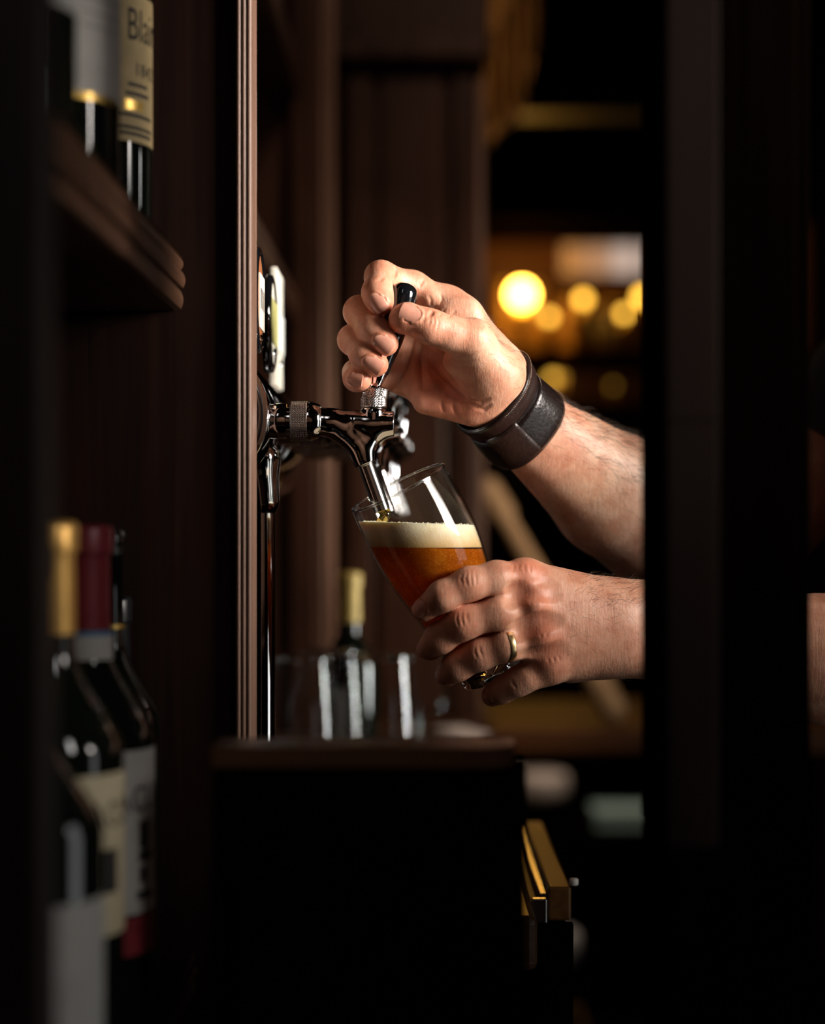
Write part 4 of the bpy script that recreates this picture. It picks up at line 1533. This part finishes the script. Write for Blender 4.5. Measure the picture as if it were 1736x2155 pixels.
def creases(fld, lines, k=0.0009):
    """lines: (pixel polyline, radius in mm, depth in mm); pressed into the skin where the pixels meet it"""
    todo = []
    for pix, r, dep in lines:
        pts = []
        for (ax, ay), (bx, by) in zip(pix[:-1], pix[1:]):
            m = max(1, int(math.hypot(bx - ax, by - ay) / 5))
            for i in range(m):
                t = i / m
                pts.append((ax + (bx - ax) * t, ay + (by - ay) * t))
        pts.append(pix[-1])
        hp = [fld.hit(x, y) for x, y in pts]
        m = len(hp)
        seg = []
        for i, h in enumerate(hp):
            if h is None:
                continue
            if seg and np.linalg.norm(h - seg[-1][0]) > 0.007:
                if len(seg) > 1: todo.append(seg)
                seg = []
            w = math.sin(math.pi * (0.02 + 0.96 * i / max(1, m - 1))) ** 0.5
            seg.append((h, r / 1000, dep / 1000 * w, w))
        if len(seg) > 1:
            todo.append(seg)
    for seg in todo:
        H = np.array([x[0] for x in seg])
        N = fld.grad(H, 0.003)
        for i in range(len(seg) - 1):
            ra = seg[i][1]
            kk = min(k * max(1.0, ra / 0.001), 0.006)
            off = [ra + kk * (1 - x[3]) - x[2] for x in seg[i:i + 2]]
            a, b = H[i] + N[i] * off[0], H[i + 1] + N[i + 1] * off[1]
            fld.carve(sd_cone(a, b, ra, ra + 1e-6), np.minimum(a, b) - ra, np.maximum(a, b) + ra, kk)


def nail(fld, c, tdir, wid, length, parent, lift=0.0003):
    """curved plate lying on the fingertip: c on the skin, tdir towards the tip"""
    n = fld.grad(c, 0.004)[0]
    t = np.array(tdir) - n * np.dot(tdir, n)
    t /= np.linalg.norm(t)
    b = np.cross(n, t)
    NU, NV = 15, 13
    R = wid * 0.72
    V = []
    for i in range(NU):
        u = -1 + 2 * i / (NU - 1)
        wd = (1 - max(0, -u) ** 3.0 * 0.50) * (1 - max(0, u) ** 8 * 0.15)
        for j in range(NV):
            v = -1 + 2 * j / (NV - 1)
            th_ = math.asin(0.5 * wid / R) * v * wd
            uu = u * length * 0.5 + (1 - v * v) * (0.07 if u > 0 else -0.10) * length * abs(u)
            p = c + t * uu + b * (R * math.sin(th_)) + n * (R * (math.cos(th_) - 1))
            p = p + n * (lift - 0.0009 * max(0, -u) ** 2.5 - uu * abs(uu) * 14.0)
            V.append(p)
    V = np.array(V)
    low = V - n * 0.0011
    F = []
    for i in range(NU - 1):
        for j in range(NV - 1):
            a = i * NV + j
            F.append((a, a + NV, a + NV + 1, a + 1))
    m = len(V)
    ring = [j for j in range(NV)] + [i * NV + NV - 1 for i in range(1, NU)] + [(NU - 1) * NV + j for j in range(NV - 2, -1, -1)] + [i * NV for i in range(NU - 2, 0, -1)]
    for a, bb in zip(ring, ring[1:] + ring[:1]):
        F.append((a, bb, bb + m, a + m))
    o = mesh_from('fingernail', list(V) + list(low), F, M['nail'], parent, True)
    bm = bmesh.new(); bm.from_mesh(o.data); bmesh.ops.recalc_face_normals(bm, faces=bm.faces); bm.to_mesh(o.data); bm.free()
    o.data.set_sharp_from_angle(angle=math.radians(50))
    return o


def nail_groove(fld, c, tdir, wid, length, r=0.0007):
    n = fld.grad(c, 0.004)[0]
    t = np.array(tdir) - n * np.dot(tdir, n)
    t /= np.linalg.norm(t)
    b = np.cross(n, t)
    pts = []
    for a in np.linspace(-0.5, math.pi + 0.5, 22):
        u = -math.sin(a) * length * 0.56
        v = math.cos(a) * wid * 0.54
        if a < 0 or a > math.pi:
            u = (0.5 if True else 0) * length * (0.25 if a < 0 else 0.25)
            v = math.copysign(wid * 0.54, math.cos(a))
        p = c + t * u + b * v
        for _ in range(4):
            p = p - fld.grad(p, 0.002)[0] * fld.val(p)[0]
        pts.append(p)
    for a, bb in zip(pts[:-1], pts[1:]):
        fld.carve(sd_cone(a, bb, r, r + 1e-6), np.minimum(a, bb) - r, np.maximum(a, bb) + r, 0.0012)
    # rolled skin fold just outside the cuticle
    for a, bb in zip(pts[4:-5], pts[5:-4]):
        oa, ob = a - t * 0.0013 - n * 0.0006, bb - t * 0.0013 - n * 0.0006
        fld.cone(oa, ob, 0.0009, 0.000901, 0.0016)


# ---------------------------------------------------------------- right hand: closed round the tap handle
HF = Field(P(690, 925, -0.045) + np.array([0, 0, 0]), P(1400, 520, 0.0) + np.array([0, 0.20, 0]), 0.001)
HF = Field((-0.068, 1.312, 1.262), (0.196, 1.540, 1.572), 0.00085)
T_IDX = [JR(938, 642, 38, 35), JR(868, 604, 31, 31), JR(801, 582, 13, 30.5), JR(794, 616, -5, 29.5), JR(801, 636, -11, 27.5)]
T_MID = [JR(888, 690, 43, 34), JR(815, 668, 33, 31), JR(757, 656, 10, 31), JR(786, 695, -9, 30), JR(811, 722, -15, 28)]
T_RNG = [JR(864, 742, 45, 33), JR(795, 724, 33, 29), JR(743, 715, 10, 29), JR(767, 748, -8, 28), JR(791, 767, -13, 26.5)]
T_PNK = [JR(852, 795, 42, 31), JR(795, 790, 30, 26), JR(749, 785, 12, 25), JR(750, 796, -2, 24.5), JR(758, 799, -9, 23)]
T_THB = [JR(1034, 785, 12, 46), JR(988, 716, -4, 40), JR(945, 702, -11, 34.5), JR(905, 688, -17, 34), JR(858, 667, -20, 31.5)]
# palm
for a, b in ((JR(938, 642, 38, 36), JR(1046, 795, 36, 50)), (JR(888, 690, 45, 35), JR(1046, 815, 40, 50)),
             (JR(864, 744, 47, 34), JR(1046, 830, 40, 48)), (JR(852, 796, 43, 32), JR(1036, 845, 32, 46)),
             (JR(896, 824, 33, 36), JR(1000, 846, 24, 44)), (JR(1032, 812, 16, 46), JR(968, 760, 10, 36))):
    HF.cone(a[0], b[0], a[1], b[1], 0.012)
HF.cone(J(985, 655, 26), J(940, 668, 22), RP(24), RP(22), 0.012)        # web of the thumb
HF.cone(J(958, 658, 34), J(1052, 762, 30), RP(37), RP(44), 0.014)
# wrist and forearm
AX = np.array([0.741, 0.671]); PX = np.array([0.671, -0.741])


def arm2(fld, p, q, rp, rq, op, oq, mp, mq, k=0.012):
    for s in (-1, 1):
        a = J(p[0] + s * op * PX[0], p[1] + s * op * PX[1], mp)
        b = J(q[0] + s * oq * PX[0], q[1] + s * oq * PX[1], mq)
        fld.cone(a, b, RP(rp, mp / 1000), RP(rq, mq / 1000), k)


arm2(HF, (1034, 818), (1100, 893), 56, 58, 24, 24, 36, 64)
arm2(HF, (1100, 893), (1290, 1040), 58, 101, 24, 26, 64, 124)
arm2(HF, (1290, 1040), (1490, 1205), 101, 110, 26, 18, 124, 200)
add_finger(HF, T_IDX)
add_finger(HF, T_MID)
add_finger(HF, T_RNG)
add_finger(HF, T_PNK)
add_finger(HF, T_THB, base_k=0.014, base_rad=0.034, extra=[(J(998, 712, -3), RP(40)), (J(846, 674, -18), RP(28))])
# mounds of the palm and the pads below the fingers
HF.cone(J(905, 628, 27), J(925, 650, 30), RP(22), RP(20), 0.005)
HF.cone(J(893, 850, 24), J(985, 866, 22), RP(22), RP(24), 0.008)
HF.cone(J(1010, 740, 0), J(1060, 790, 14), RP(32), RP(40), 0.010)

creases(HF, [
    ([(896, 742), (908, 764), (926, 786), (950, 810), (980, 836)], 5.0, 0.3),
    ([(872, 712), (866, 740), (858, 775), (842, 805), (824, 829)], 4.0, 0.3),
    ([(888, 722), (886, 752), (887, 785), (891, 818)], 4.0, 0.0),
    ([(898, 748), (912, 772), (930, 800)], 1.0, 0.7),
    ([(905, 728), (930, 742), (962, 750), (985, 748), (1010, 738)], 1.3, 0.5),
    ([(915, 742), (944, 757), (975, 761), (1006, 758)], 1.1, 0.26),
    ([(930, 757), (962, 772), (1000, 776)], 1.1, 0.22),
    ([(985, 838), (1012, 845), (1035, 838)], 1.4, 0.8),
    ([(998, 858), (1018, 862), (1036, 850)], 1.6, 0.7),
    ([(925, 838), (930, 856), (936, 870)], 1.5, 0.45),
    ([(950, 844), (956, 862), (962, 876)], 1.5, 0.45),
    # thumb joint
    ([(897, 655), (890, 668), (890, 682)], 0.8, 0.22), ([(906, 656), (905, 672), (903, 690)], 0.8, 0.28),
    ([(914, 660), (914, 678), (908, 696)], 0.8, 0.26), ([(921, 664), (923, 680), (918, 697)], 0.8, 0.22),
    # folds at the root of the index finger and in the web of the thumb
    ([(834, 562), (833, 576), (829, 590)], 1.6, 1.6), ([(881, 604), (888, 594), (893, 588)], 1.2, 0.7),
    ([(917, 643), (910, 655), (902, 668)], 1.5, 1.3), ([(900, 618), (907, 632), (906, 650)], 1.0, 0.5),
    ([(938, 648), (928, 660), (922, 668)], 1.0, 0.5), ([(962, 652), (948, 664), (940, 670)], 1.0, 0.5), ([(926, 616), (930, 630), (924, 642)], 1.0, 0.5),
    # knuckle lines on middle and ring finger
    ([(770, 672), (764, 686), (757, 696)], 0.7, 0.3), ([(764, 664), (757, 678), (750, 688)], 0.7, 0.3), ([(758, 660), (750, 670), (744, 680)], 0.7, 0.25),
    ([(752, 730), (746, 742), (741, 750)], 0.7, 0.3), ([(746, 724), (740, 735), (735, 742)], 0.7, 0.25),
    ([(810, 578), (800, 590), (788, 592)], 1.5, 0.4),
])
creases(HF, [
    ([(892, 738), (908, 764), (926, 786), (950, 810), (984, 838)], 1.1, 1.3),
    ([(873, 708), (866, 740), (858, 775), (842, 805), (820, 832)], 1.0, 1.2),
    ([(888, 718), (886, 752), (887, 785), (891, 822)], 1.0, 0.9),
])
RN = []
for px, py, f, w, l in ((794, 638, T_IDX, .0118, .0128), (806, 725, T_MID, .0128, .0130), (786, 768, T_RNG, .0118, .0122), (747, 799, T_PNK, .0098, .0100), (864, 657, T_THB, .0135, .0135)):
    c = HF.hit(px, py)
    if c is not None:
        td = f[-1][0] - f[-2][0]
        nail_groove(HF, c, td, w, l)
        RN.append((c, td, w, l))

# ---------------------------------------------------------------- left hand: wrapped round the glass
LF = Field((-0.012, 1.270, 1.200), (0.186, 1.440, 1.352), 0.0008)


def GJ(px, py, r, gap=0.0):
    rr = RP(r, -0.04)
    return (on_glass(px, py, rr + gap), rr)


L_IDX = [JR(1108, 1222, -22, 40), JR(1045, 1216, -38, 33), GJ(987, 1229, 33), GJ(932, 1254, 30), GJ(893, 1283, 26)]
L_MID = [JR(1118, 1282, -26, 40), JR(1050, 1290, -38, 33), GJ(974, 1311, 33.5), GJ(926, 1343, 30.5), GJ(905, 1363, 27.5)]
L_RNG = [JR(1130, 1348, -24, 38), JR(1066, 1358, -33, 31.5), GJ(1010, 1377, 31.5), GJ(962, 1402, 29.5), GJ(942, 1419, 26)]
L_PNK = [JR(1148, 1404, -16, 34), JR(1110, 1424, -18, 28), JR(1085, 1437, -15, 27), JR(1056, 1451, -8, 26), JR(1036, 1464, 0, 23)]
L_THB = [JR(1250, 1275, 12, 44), JR(1150, 1246, 24, 36), JR(1060, 1236, 46, 33), JR(990, 1236, 56, 29)]
for a, b in ((JR(1108, 1220, -20, 40), JR(1290, 1274, 2, 50)), (JR(1120, 1278, -24, 42), JR(1290, 1300, 0, 54)),
             (JR(1134, 1344, -22, 42), JR(1290, 1334, 0, 56)), (JR(1152, 1400, -14, 38), JR(1290, 1362, 4, 54)),
             (JR(1170, 1300, 2, 50), JR(1290, 1310, 10, 52)), (JR(1200, 1398, 4, 38), JR(1280, 1372, 10, 46))):
    LF.cone(a[0], b[0], a[1], b[1], 0.010)
for s in (-1, 1):
    LF.cone(J(1290, 1320 + 36 * s, 6), J(1350, 1324 + 34 * s, 10), RP(60), RP(62), 0.012)
    LF.cone(J(1350, 1324 + 34 * s, 10), J(1740, 1388 + 30 * s, 40), RP(62), RP(106), 0.012)
add_finger(LF, L_THB, base_k=0.014, base_rad=0.03)
add_finger(LF, L_IDX, base_rad=0.024, extra=[(J(1100, 1212, -30), RP(34))])
add_finger(LF, L_MID, base_rad=0.024, extra=[(J(1124, 1272, -36), RP(33))])
add_finger(LF, L_RNG, base_rad=0.022, extra=[(J(1140, 1338, -32), RP(32))])
add_finger(LF, L_PNK, base_rad=0.020, extra=[(J(1158, 1398, -22), RP(29))])
# fill between the long bones so that the back of the hand stays smooth
for a, b in (((1165, 1258, -18, 42), (1290, 1288, -1, 50)), ((1172, 1312, -20, 44), (1290, 1318, -2, 54)), ((1180, 1368, -15, 42), (1290, 1350, 0, 52))):
    LF.cone(J(*a[:3]), J(*b[:3]), RP(a[3]), RP(b[3]), 0.014)
creases(LF, [
    ([(974, 1204), (970, 1218), (974, 1236)], 0.8, 0.24), ([(983, 1200), (980, 1218), (984, 1238)], 0.8, 0.28), ([(992, 1199), (991, 1216), (994, 1236)], 0.8, 0.26),
    ([(1001, 1202), (1002, 1218), (1003, 1234)], 0.8, 0.2),
    ([(963, 1288), (961, 1304), (966, 1322)], 0.8, 0.24), ([(972, 1284), (971, 1302), (977, 1322)], 0.8, 0.28), ([(981, 1284), (983, 1302), (987, 1318)], 0.8, 0.22),
    ([(998, 1360), (999, 1374), (1006, 1388)], 0.8, 0.2), ([(1008, 1356), (1010, 1370), (1017, 1386)], 0.8, 0.22),
    ([(1076, 1430), (1080, 1440), (1088, 1450)], 0.8, 0.2),
    # valleys between the knuckles
    ([(1066, 1246), (1105, 1250), (1175, 1258)], 5.5, -0.5), ([(1074, 1316), (1115, 1314), (1182, 1308)], 5.5, -0.5), ([(1088, 1377), (1130, 1375), (1190, 1358)], 5.5, -0.5),
    # fine lines over the knuckles
    ([(1082, 1188), (1080, 1204)], 0.8, 0.22), ([(1092, 1184), (1091, 1204)], 0.8, 0.22), ([(1103, 1184), (1104, 1206)], 0.8, 0.22), ([(1115, 1186), (1117, 1208)], 0.8, 0.22),
    ([(1120, 1256), (1116, 1274)], 0.8, 0.22), ([(1130, 1256), (1128, 1276)], 0.8, 0.22), ([(1140, 1256), (1140, 1276)], 0.8, 0.22),
    ([(1140, 1326), (1138, 1344)], 0.8, 0.22), ([(1150, 1326), (1150, 1344)], 0.8, 0.22),
    ([(1152, 1378), (1156, 1398)], 0.8, 0.25), ([(1162, 1376), (1168, 1396)], 0.8, 0.25), ([(1172, 1374), (1180, 1394)], 0.8, 0.2),
])
LN = []
for f, w_, l in ((L_IDX, .0115, .0122), (L_MID, .0120, .0122), (L_RNG, .0112, .0115), (L_PNK, .0090, .0095)):
    td = f[-1][0] - f[-2][0]
    td = td / np.linalg.norm(td)
    q = f[-1][0] - td * 0.0015
    nn = np.array([-0.80, -0.58, -0.12]) if f is not L_PNK else np.array([-0.75, -0.62, -0.2])
    nn = nn - td * (nn @ td)
    nn /= np.linalg.norm(nn)
    rs = np.arange(0.002, 0.02, 0.0002)
    v = LF.val(q + rs[:, None] * nn)
    i = np.nonzero(v > 0)[0]
    if len(i):
        c = q + nn * rs[i[0]]
        nail_groove(LF, c, td, w_, l)
        LN.append((c, td, w_, l))


# ---------------------------------------------------------------- colour of the skin: redder joints and tips, paler palm
def tints(spots):
    S = [(np.array(p), r, np.array(c)) for p, r, c in spots]

    def f(V):
        c = np.ones((len(V), 3))
        for p, r, col in S:
            w = np.exp(-((V - p) ** 2).sum(1) / (r * r))[:, None]
            c = c * (1 - w) + c * col * w
        return c
    return f


RED, PALE, DEEP = (1.0, 0.72, 0.66), (1.06, 1.12, 1.12), (0.86, 0.68, 0.62)
T_SPOTS = [(T_IDX[-1][0], .011, RED), (T_MID[-1][0], .013, DEEP), (T_RNG[-1][0], .013, DEEP), (T_PNK[-1][0], .011, RED), (T_THB[-1][0] - [.006, 0, 0], .012, RED),
           (T_IDX[2][0], .012, RED), (T_THB[3][0], .012, RED), (J(960, 862, 10), .022, RED), (J(900, 800, 20), .03, (0.95, 0.78, 0.72)), (J(1030, 760, -5), .03, PALE)]
L_SPOTS = [(f[2][0], .012, RED) for f in (L_IDX, L_MID, L_RNG)] + [(f[-1][0], .014, DEEP) for f in (L_IDX, L_MID, L_RNG, L_PNK)] + \
          [(J(1110, 1195, -36), .014, RED), (J(1130, 1270, -40), .013, RED), (J(1145, 1335, -38), .012, RED), (J(1160, 1390, -28), .012, RED)]

# ---------------------------------------------------------------- rest of the body (behind the post, beyond the frame): upper arms, neck, head
BF = Field((0.10, 1.26, 1.10), (0.88, 1.92, 1.92), 0.004)
RSH, LSH = np.array([0.45, 1.745, 1.475]), np.array([0.50, 1.40, 1.475])
RELB, LELB = J(1490, 1205, 200), np.array([0.405, 1.445, 1.245])
arm2(BF, (1180, 955), (1290, 1040), 78, 101, 25, 26, 90, 124)
arm2(BF, (1290, 1040), (1490, 1205), 101, 110, 26, 18, 124, 200)
BF.cone(RELB, RSH, 0.045, 0.060, 0.02)
for s in (-1, 1):
    BF.cone(J(1345, 1324 + 34 * s, 10), J(1740, 1388 + 30 * s, 40), RP(62), RP(106), 0.012)
BF.cone(J(1740, 1388, 40), LELB, RP(128), 0.044, 0.015)
BF.cone(LELB, LSH, 0.045, 0.060, 0.02)
NK = np.array([0.60, 1.575, 1.53])
BF.cone(NK, NK + [-0.02, 0, 0.10], 0.062, 0.056, 0.02)
HC = np.array([0.585, 1.575, 1.735])
I3 = np.eye(3)
BF.ell(HC + [0.02, 0, 0.03], I3, (0.098, 0.076, 0.092), 0.02)           # skull
BF.ell(HC + [-0.035, 0, -0.045], I3, (0.062, 0.058, 0.075), 0.03)       # face and jaw
BF.ell(HC + [-0.055, 0, -0.098], I3, (0.026, 0.028, 0.022), 0.02)       # chin
BF.cone(HC + [-0.082, 0, 0.0], HC + [-0.103, 0, -0.034], 0.008, 0.013, 0.012)   # nose
BF.cone(HC + [-0.078, -0.03, 0.018], HC + [-0.078, 0.03, 0.018], 0.011, 0.0111, 0.02)   # brow
for s in (-1, 1):
    BF.ell(HC + [0.015, 0.078 * s, -0.015], I3, (0.018, 0.008, 0.032), 0.006)      # ear
    BF.carve(sd_cone(HC + [-0.094, 0.032 * s, 0.002], HC + [-0.094, 0.0321 * s, 0.002], 0.016, 0.0159), HC + [-0.115, 0.01 * s - 0.03, -0.02], HC + [-0.07, 0.01 * s + 0.05, 0.02], 0.012)
BF.groove([HC + [-0.094, -0.022, -0.064], HC + [-0.098, 0, -0.063], HC + [-0.094, 0.022, -0.064]], 0.003, 0.004)


def person_mesh():
    vs, fs, cs, base = [], [], [], 0
    for fld, spots in ((HF, T_SPOTS), (LF, L_SPOTS), (BF, [])):
        V, F = fld.mesh(2)
        vs.append(V); fs.append(F + base); base += len(V)
        cs.append(tints(spots)(V))
    V, F, Cc = np.concatenate(vs), np.concatenate(fs), np.concatenate(cs)
    me = bpy.data.meshes.new('person')
    me.vertices.add(len(V))
    me.vertices.foreach_set('co', V.astype(np.float32).ravel())
    me.loops.add(len(F) * 4)
    me.polygons.add(len(F))
    me.polygons.foreach_set('loop_start', np.arange(0, len(F) * 4, 4, dtype=np.int32))
    me.loops.foreach_set('vertex_index', F.astype(np.int32).ravel())
    me.update(calc_edges=True)
    at = me.color_attributes.new('tint', 'FLOAT_COLOR', 'POINT')
    c = np.ones((len(V), 4), np.float32)
    c[:, :3] = Cc
    at.data.foreach_set('color', c.ravel())
    return link_mesh('person', me, M['skin'], None, True)


person = tag(person_mesh(), 'person in a black shirt pulling a beer tap and tilting a glass under it', 'person')
for c, td, w, l in RN:
    nail(HF, c, td, w, l, person)
for c, td, w, l in LN:
    nail(LF, c, td, w, l, person)

# shirt: torso and short sleeves
SF = Field((0.22, 1.24, 0.55), (0.90, 1.98, 1.62), 0.005)
TC = np.array([0.60, 1.575])
for z0, z1, r0, r1 in ((0.70, 1.00, 0.135, 0.130), (1.00, 1.30, 0.130, 0.125), (1.30, 1.42, 0.125, 0.115)):
    for s in (-1, 1):
        SF.cone((TC[0], TC[1] + 0.075 * s, z0), (TC[0], TC[1] + 0.075 * s, z1), r0, r1, 0.04)
for sh, el in ((RSH, RELB), (LSH, LELB)):
    SF.cone((TC[0] - 0.02, TC[1], 1.50), sh, 0.075, 0.072, 0.04)
    SF.cone(sh, sh + (el - sh) * 0.50, 0.074, 0.068, 0.02)
    e0 = sh + (el - sh) * 0.86
    e1 = sh + (el - sh) * 0.53
    SF.carve(sd_cone(e1 + (e0 - e1) * 0.5, e0 + (el - sh) * 0.3, 0.085, 0.0851), np.minimum(e1, e0) - 0.15, np.maximum(e1, e0) + 0.15, 0.006)
field_obj('shirt', SF, M['shirt'], person, 1)['label'] = 'black short-sleeved shirt'

# short dark hair on the head and eyes
hb = Field((0.46, 1.47, 1.68), (0.74, 1.68, 1.90), 0.004)
hb.ell(HC + [0.024, 0, 0.034], I3, (0.102, 0.081, 0.096), 0.01)
hb.carve(sd_cone(HC + [-0.12, 0, -0.06], HC + [-0.118, 0, 0.0], 0.085, 0.0851), HC - 0.25, HC + 0.1, 0.01)
field_obj('hair', hb, M['hair'], person, 1)
eye_m = plain('eye', (0.75, 0.72, 0.68), 0.15)
for s in (-1, 1):
    lathe('eye', [(0.0001, 0.011), (0.006, 0.0095), (0.0105, 0.003), (0.011, 0), (0.0105, -0.003), (0.006, -0.0095), (0.0001, -0.011)], HC + [-0.080, 0.032 * s, 0.002], (1, 0, 0), eye_m, person, n=16)

# ---------------------------------------------------------------- hair on the arms
def arm_hair(name, fld, boxes, parent):
    V, F = fld.mesh(0)
    N = fld.grad(V, 0.003)
    rng = np.random.default_rng(3)
    vs, fs = [], []
    for (x0, x1, z0, z1), num, along, lmin, lmax, sel in boxes:
        ok = np.nonzero((V[:, 0] > x0) & (V[:, 0] < x1) & (V[:, 2] > z0) & (V[:, 2] < z1) & sel(V, N))[0]
        if len(ok) == 0:
            continue
        for i in rng.choice(ok, num):
            p, n = V[i], N[i]
            t = np.array(along) + rng.normal(0, 0.35, 3)
            t -= n * (t @ n)
            t /= np.linalg.norm(t) + 1e-9
            L = rng.uniform(lmin, lmax)
            rise = rng.uniform(0.15, 0.55)
            side = np.cross(n, t) * rng.normal(0, 0.25)
            r0 = rng.uniform(0.00005, 0.00009)
            pts = [p - n * 0.0004, p + (t * 0.4 + n * rise * 0.5 + side * 0.2) * L, p + (t * 0.8 + n * rise * 0.75 + side * 0.6) * L, p + (t * 1.1 + n * rise * 0.7 + side) * L]
            v, f = tube_data(pts, [r0, r0, r0 * 0.7, r0 * 0.25], 3, cap=False)
            b = len(vs)
            vs += v
            fs += [tuple(k + b for k in q) for q in f]
    o = mesh_from(name, vs, fs, M['hair'], parent, True)
    o['kind'] = 'stuff'
    return o


arm_hair('arm_hair', HF, [((0.088, 0.19, 1.27, 1.46), 900, (0.9, 0.6, -0.5), 0.008, 0.018, lambda V, N: (N[:, 2] + 0.7 * N[:, 0] > 0.15)),
                          ((0.085, 0.19, 1.27, 1.46), 350, (0.9, 0.6, -0.5), 0.006, 0.014, lambda V, N: N[:, 1] < -0.3),
                          ((0.045, 0.090, 1.44, 1.52), 130, (0.7, 0.4, -0.7), 0.005, 0.010, lambda V, N: (N[:, 0] > 0.35))], person)
arm_hair('arm_hair', LF, [((0.125, 0.18, 1.24, 1.33), 260, (0.8, 0.1, 0.35), 0.005, 0.011, lambda V, N: N[:, 2] > 0.2),
                          ((0.11, 0.18, 1.24, 1.33), 90, (0.8, 0.0, -0.2), 0.004, 0.009, lambda V, N: N[:, 1] < -0.2)], person)

# ---------------------------------------------------------------- leather cuff on the right wrist
WA = J(1030, 826, 34); WB = J(1112, 906, 70)
wax = (WB - WA) / np.linalg.norm(WB - WA)
wl = np.linalg.norm(WB - WA)
_, wu, wv = frame_of(wax)
NT = 72
th = np.linspace(0, 2 * math.pi, NT, endpoint=False)


def skin_r(s):
    o = WA + wax * s
    rs = np.arange(0.012, 0.060, 0.0004)
    out = []
    for t in th:
        d = wu * math.cos(t) + wv * math.sin(t)
        v = HF.val(o + rs[:, None] * d)
        i = np.nonzero(v > 0)[0]
        out.append(rs[i[0]] if len(i) else 0.03)
    out = np.array(out)
    for _ in range(6):
        out = 0.5 * out + 0.25 * (np.roll(out, 1) + np.roll(out, -1))
    return out


def cuff_band(name, s0, s1, off, thick, mat, parent, arc=None):
    ss = np.linspace(s0, s1, 9)
    R = np.stack([skin_r(s) for s in ss])
    loose = np.array([max(0.0, float((wu * math.cos(t) + wv * math.sin(t)) @ np.array([-0.62, -0.25, -0.74]))) for t in th])
    R = np.maximum(R, 0) + off + 0.0035 * loose[None, :] ** 1.5
    mid = R.mean(0)
    R = 0.5 * R + 0.5 * mid[None, :]
    V, F = [], []
    rows = []
    for i, s in enumerate(ss):
        e = (2 * i / 8 - 1)
        rows.append((s, R[i] + thick * (1 - 0.55 * abs(e) ** 6)))
    inner = [(s0, R[0] - 0.0005), (s1, R[-1] - 0.0005)]
    allr = [inner[0]] + rows + [inner[1]]
    js = range(NT) if arc is None else range(arc[0], arc[1] + 1)
    js = list(js)
    m = len(js)
    for s, r in allr:
        for j in js:
            j = j % NT
            V.append(WA + wax * s + (wu * math.cos(th[j]) + wv * math.sin(th[j])) * r[j])
    for i in range(len(allr) - 1):
        for j in range(m if arc is None else m - 1):
            j2 = (j + 1) % m
            F.append((i * m + j, i * m + j2, (i + 1) * m + j2, (i + 1) * m + j))
    if arc is not None:
        F.append(tuple(i * m for i in range(len(allr))))
        F.append(tuple(i * m + m - 1 for i in reversed(range(len(allr)))))
    o = mesh_from(name, V, F, mat, parent, True)
    bm = bmesh.new(); bm.from_mesh(o.data); bmesh.ops.recalc_face_normals(bm, faces=bm.faces); bm.to_mesh(o.data); bm.free()
    return o


cuff = empty('leather_cuff', WA)
cuff.parent = person
cuff['label'] = 'dark brown stitched leather cuff on the wrist'
cuff_band('base_band', 0.000, wl * 0.98, 0.0002, 0.0014, M['leather'], cuff)
cuff_band('wide_strap', wl * 0.36, wl * 0.97, 0.0012, 0.0022, M['leather'], cuff)
cuff_band('narrow_strap', wl * 0.02, wl * 0.29, 0.0012, 0.0022, M['leather_edge'], cuff)
# which angle faces the camera: needed for the tab and the stitches
cam_dir = np.array([0, -1.0, 0])
ja = int(np.argmax([(wu * math.cos(t) + wv * math.sin(t)) @ np.array([-0.25, -0.85, -0.45]) for t in th]))
cuff_band('tab', wl * 0.25, wl * 0.93, 0.0032, 0.0020, M['leather_edge'], cuff, arc=(ja - 5, ja + 5))


def stitches(s, off, j0, j1, n, parent):
    r = skin_r(s) + off
    V, F = [], []
    for k in range(n):
        a = th[0] + (j0 + (j1 - j0) * k / n) * 2 * math.pi / NT
        a2 = a + (j1 - j0) / n * 2 * math.pi / NT * 0.6
        pts = []
        for q in (a, (a + a2) / 2, a2):
            rr = np.interp(q % (2 * math.pi), np.append(th, 2 * math.pi), np.append(r, r[0]))
            pts.append(WA + wax * s + (wu * math.cos(q) + wv * math.sin(q)) * (rr + (0.0002 if q == (a + a2) / 2 else 0)))
        v, f = tube_data(pts, 0.00022, 5)
        b = len(V)
        V += v
        F += [tuple(i + b for i in q) for q in f]
    o = mesh_from('stitching', V, F, M['thread'], parent, True)
    o['kind'] = 'stuff'


stitches(wl * 0.05, 0.0034, ja - 30, ja + 6, 60, cuff)
stitches(wl * 0.40, 0.0034, ja - 30, ja - 6, 40, cuff)
stitches(wl * 0.92, 0.0034, ja - 30, ja + 6, 60, cuff)

# ---------------------------------------------------------------- wedding ring
rp, rq = L_RNG[0][0], L_RNG[1][0]
rc = J(1043, 1362, -36)
ra_dir = L_RNG[2][0] - L_RNG[0][0]
ra_dir /= np.linalg.norm(ra_dir)
# centre the ring on the finger's axis
t_ = (rc - rq) @ (rp - rq) / ((rp - rq) @ (rp - rq))
rc = rq + (rp - rq) * np.clip(t_, 0.0, 1)
rr_ = np.interp(np.clip(t_, 0, 1), [0, 1], [L_RNG[1][1], L_RNG[0][1]])
rr_ += 0.0003
rprof = [(rr_ + 0.0002, -0.0028), (rr_ + 0.0013, -0.0026), (rr_ + 0.0016, -0.001), (rr_ + 0.0016, 0.001), (rr_ + 0.0013, 0.0026), (rr_ + 0.0002, 0.0028), (rr_ - 0.0004, 0)]
ring = lathe('finger_ring', rprof, rc, (rp - rq), M['gold'], person, n=64, closed=True)
ring['label'] = 'plain gold wedding band'
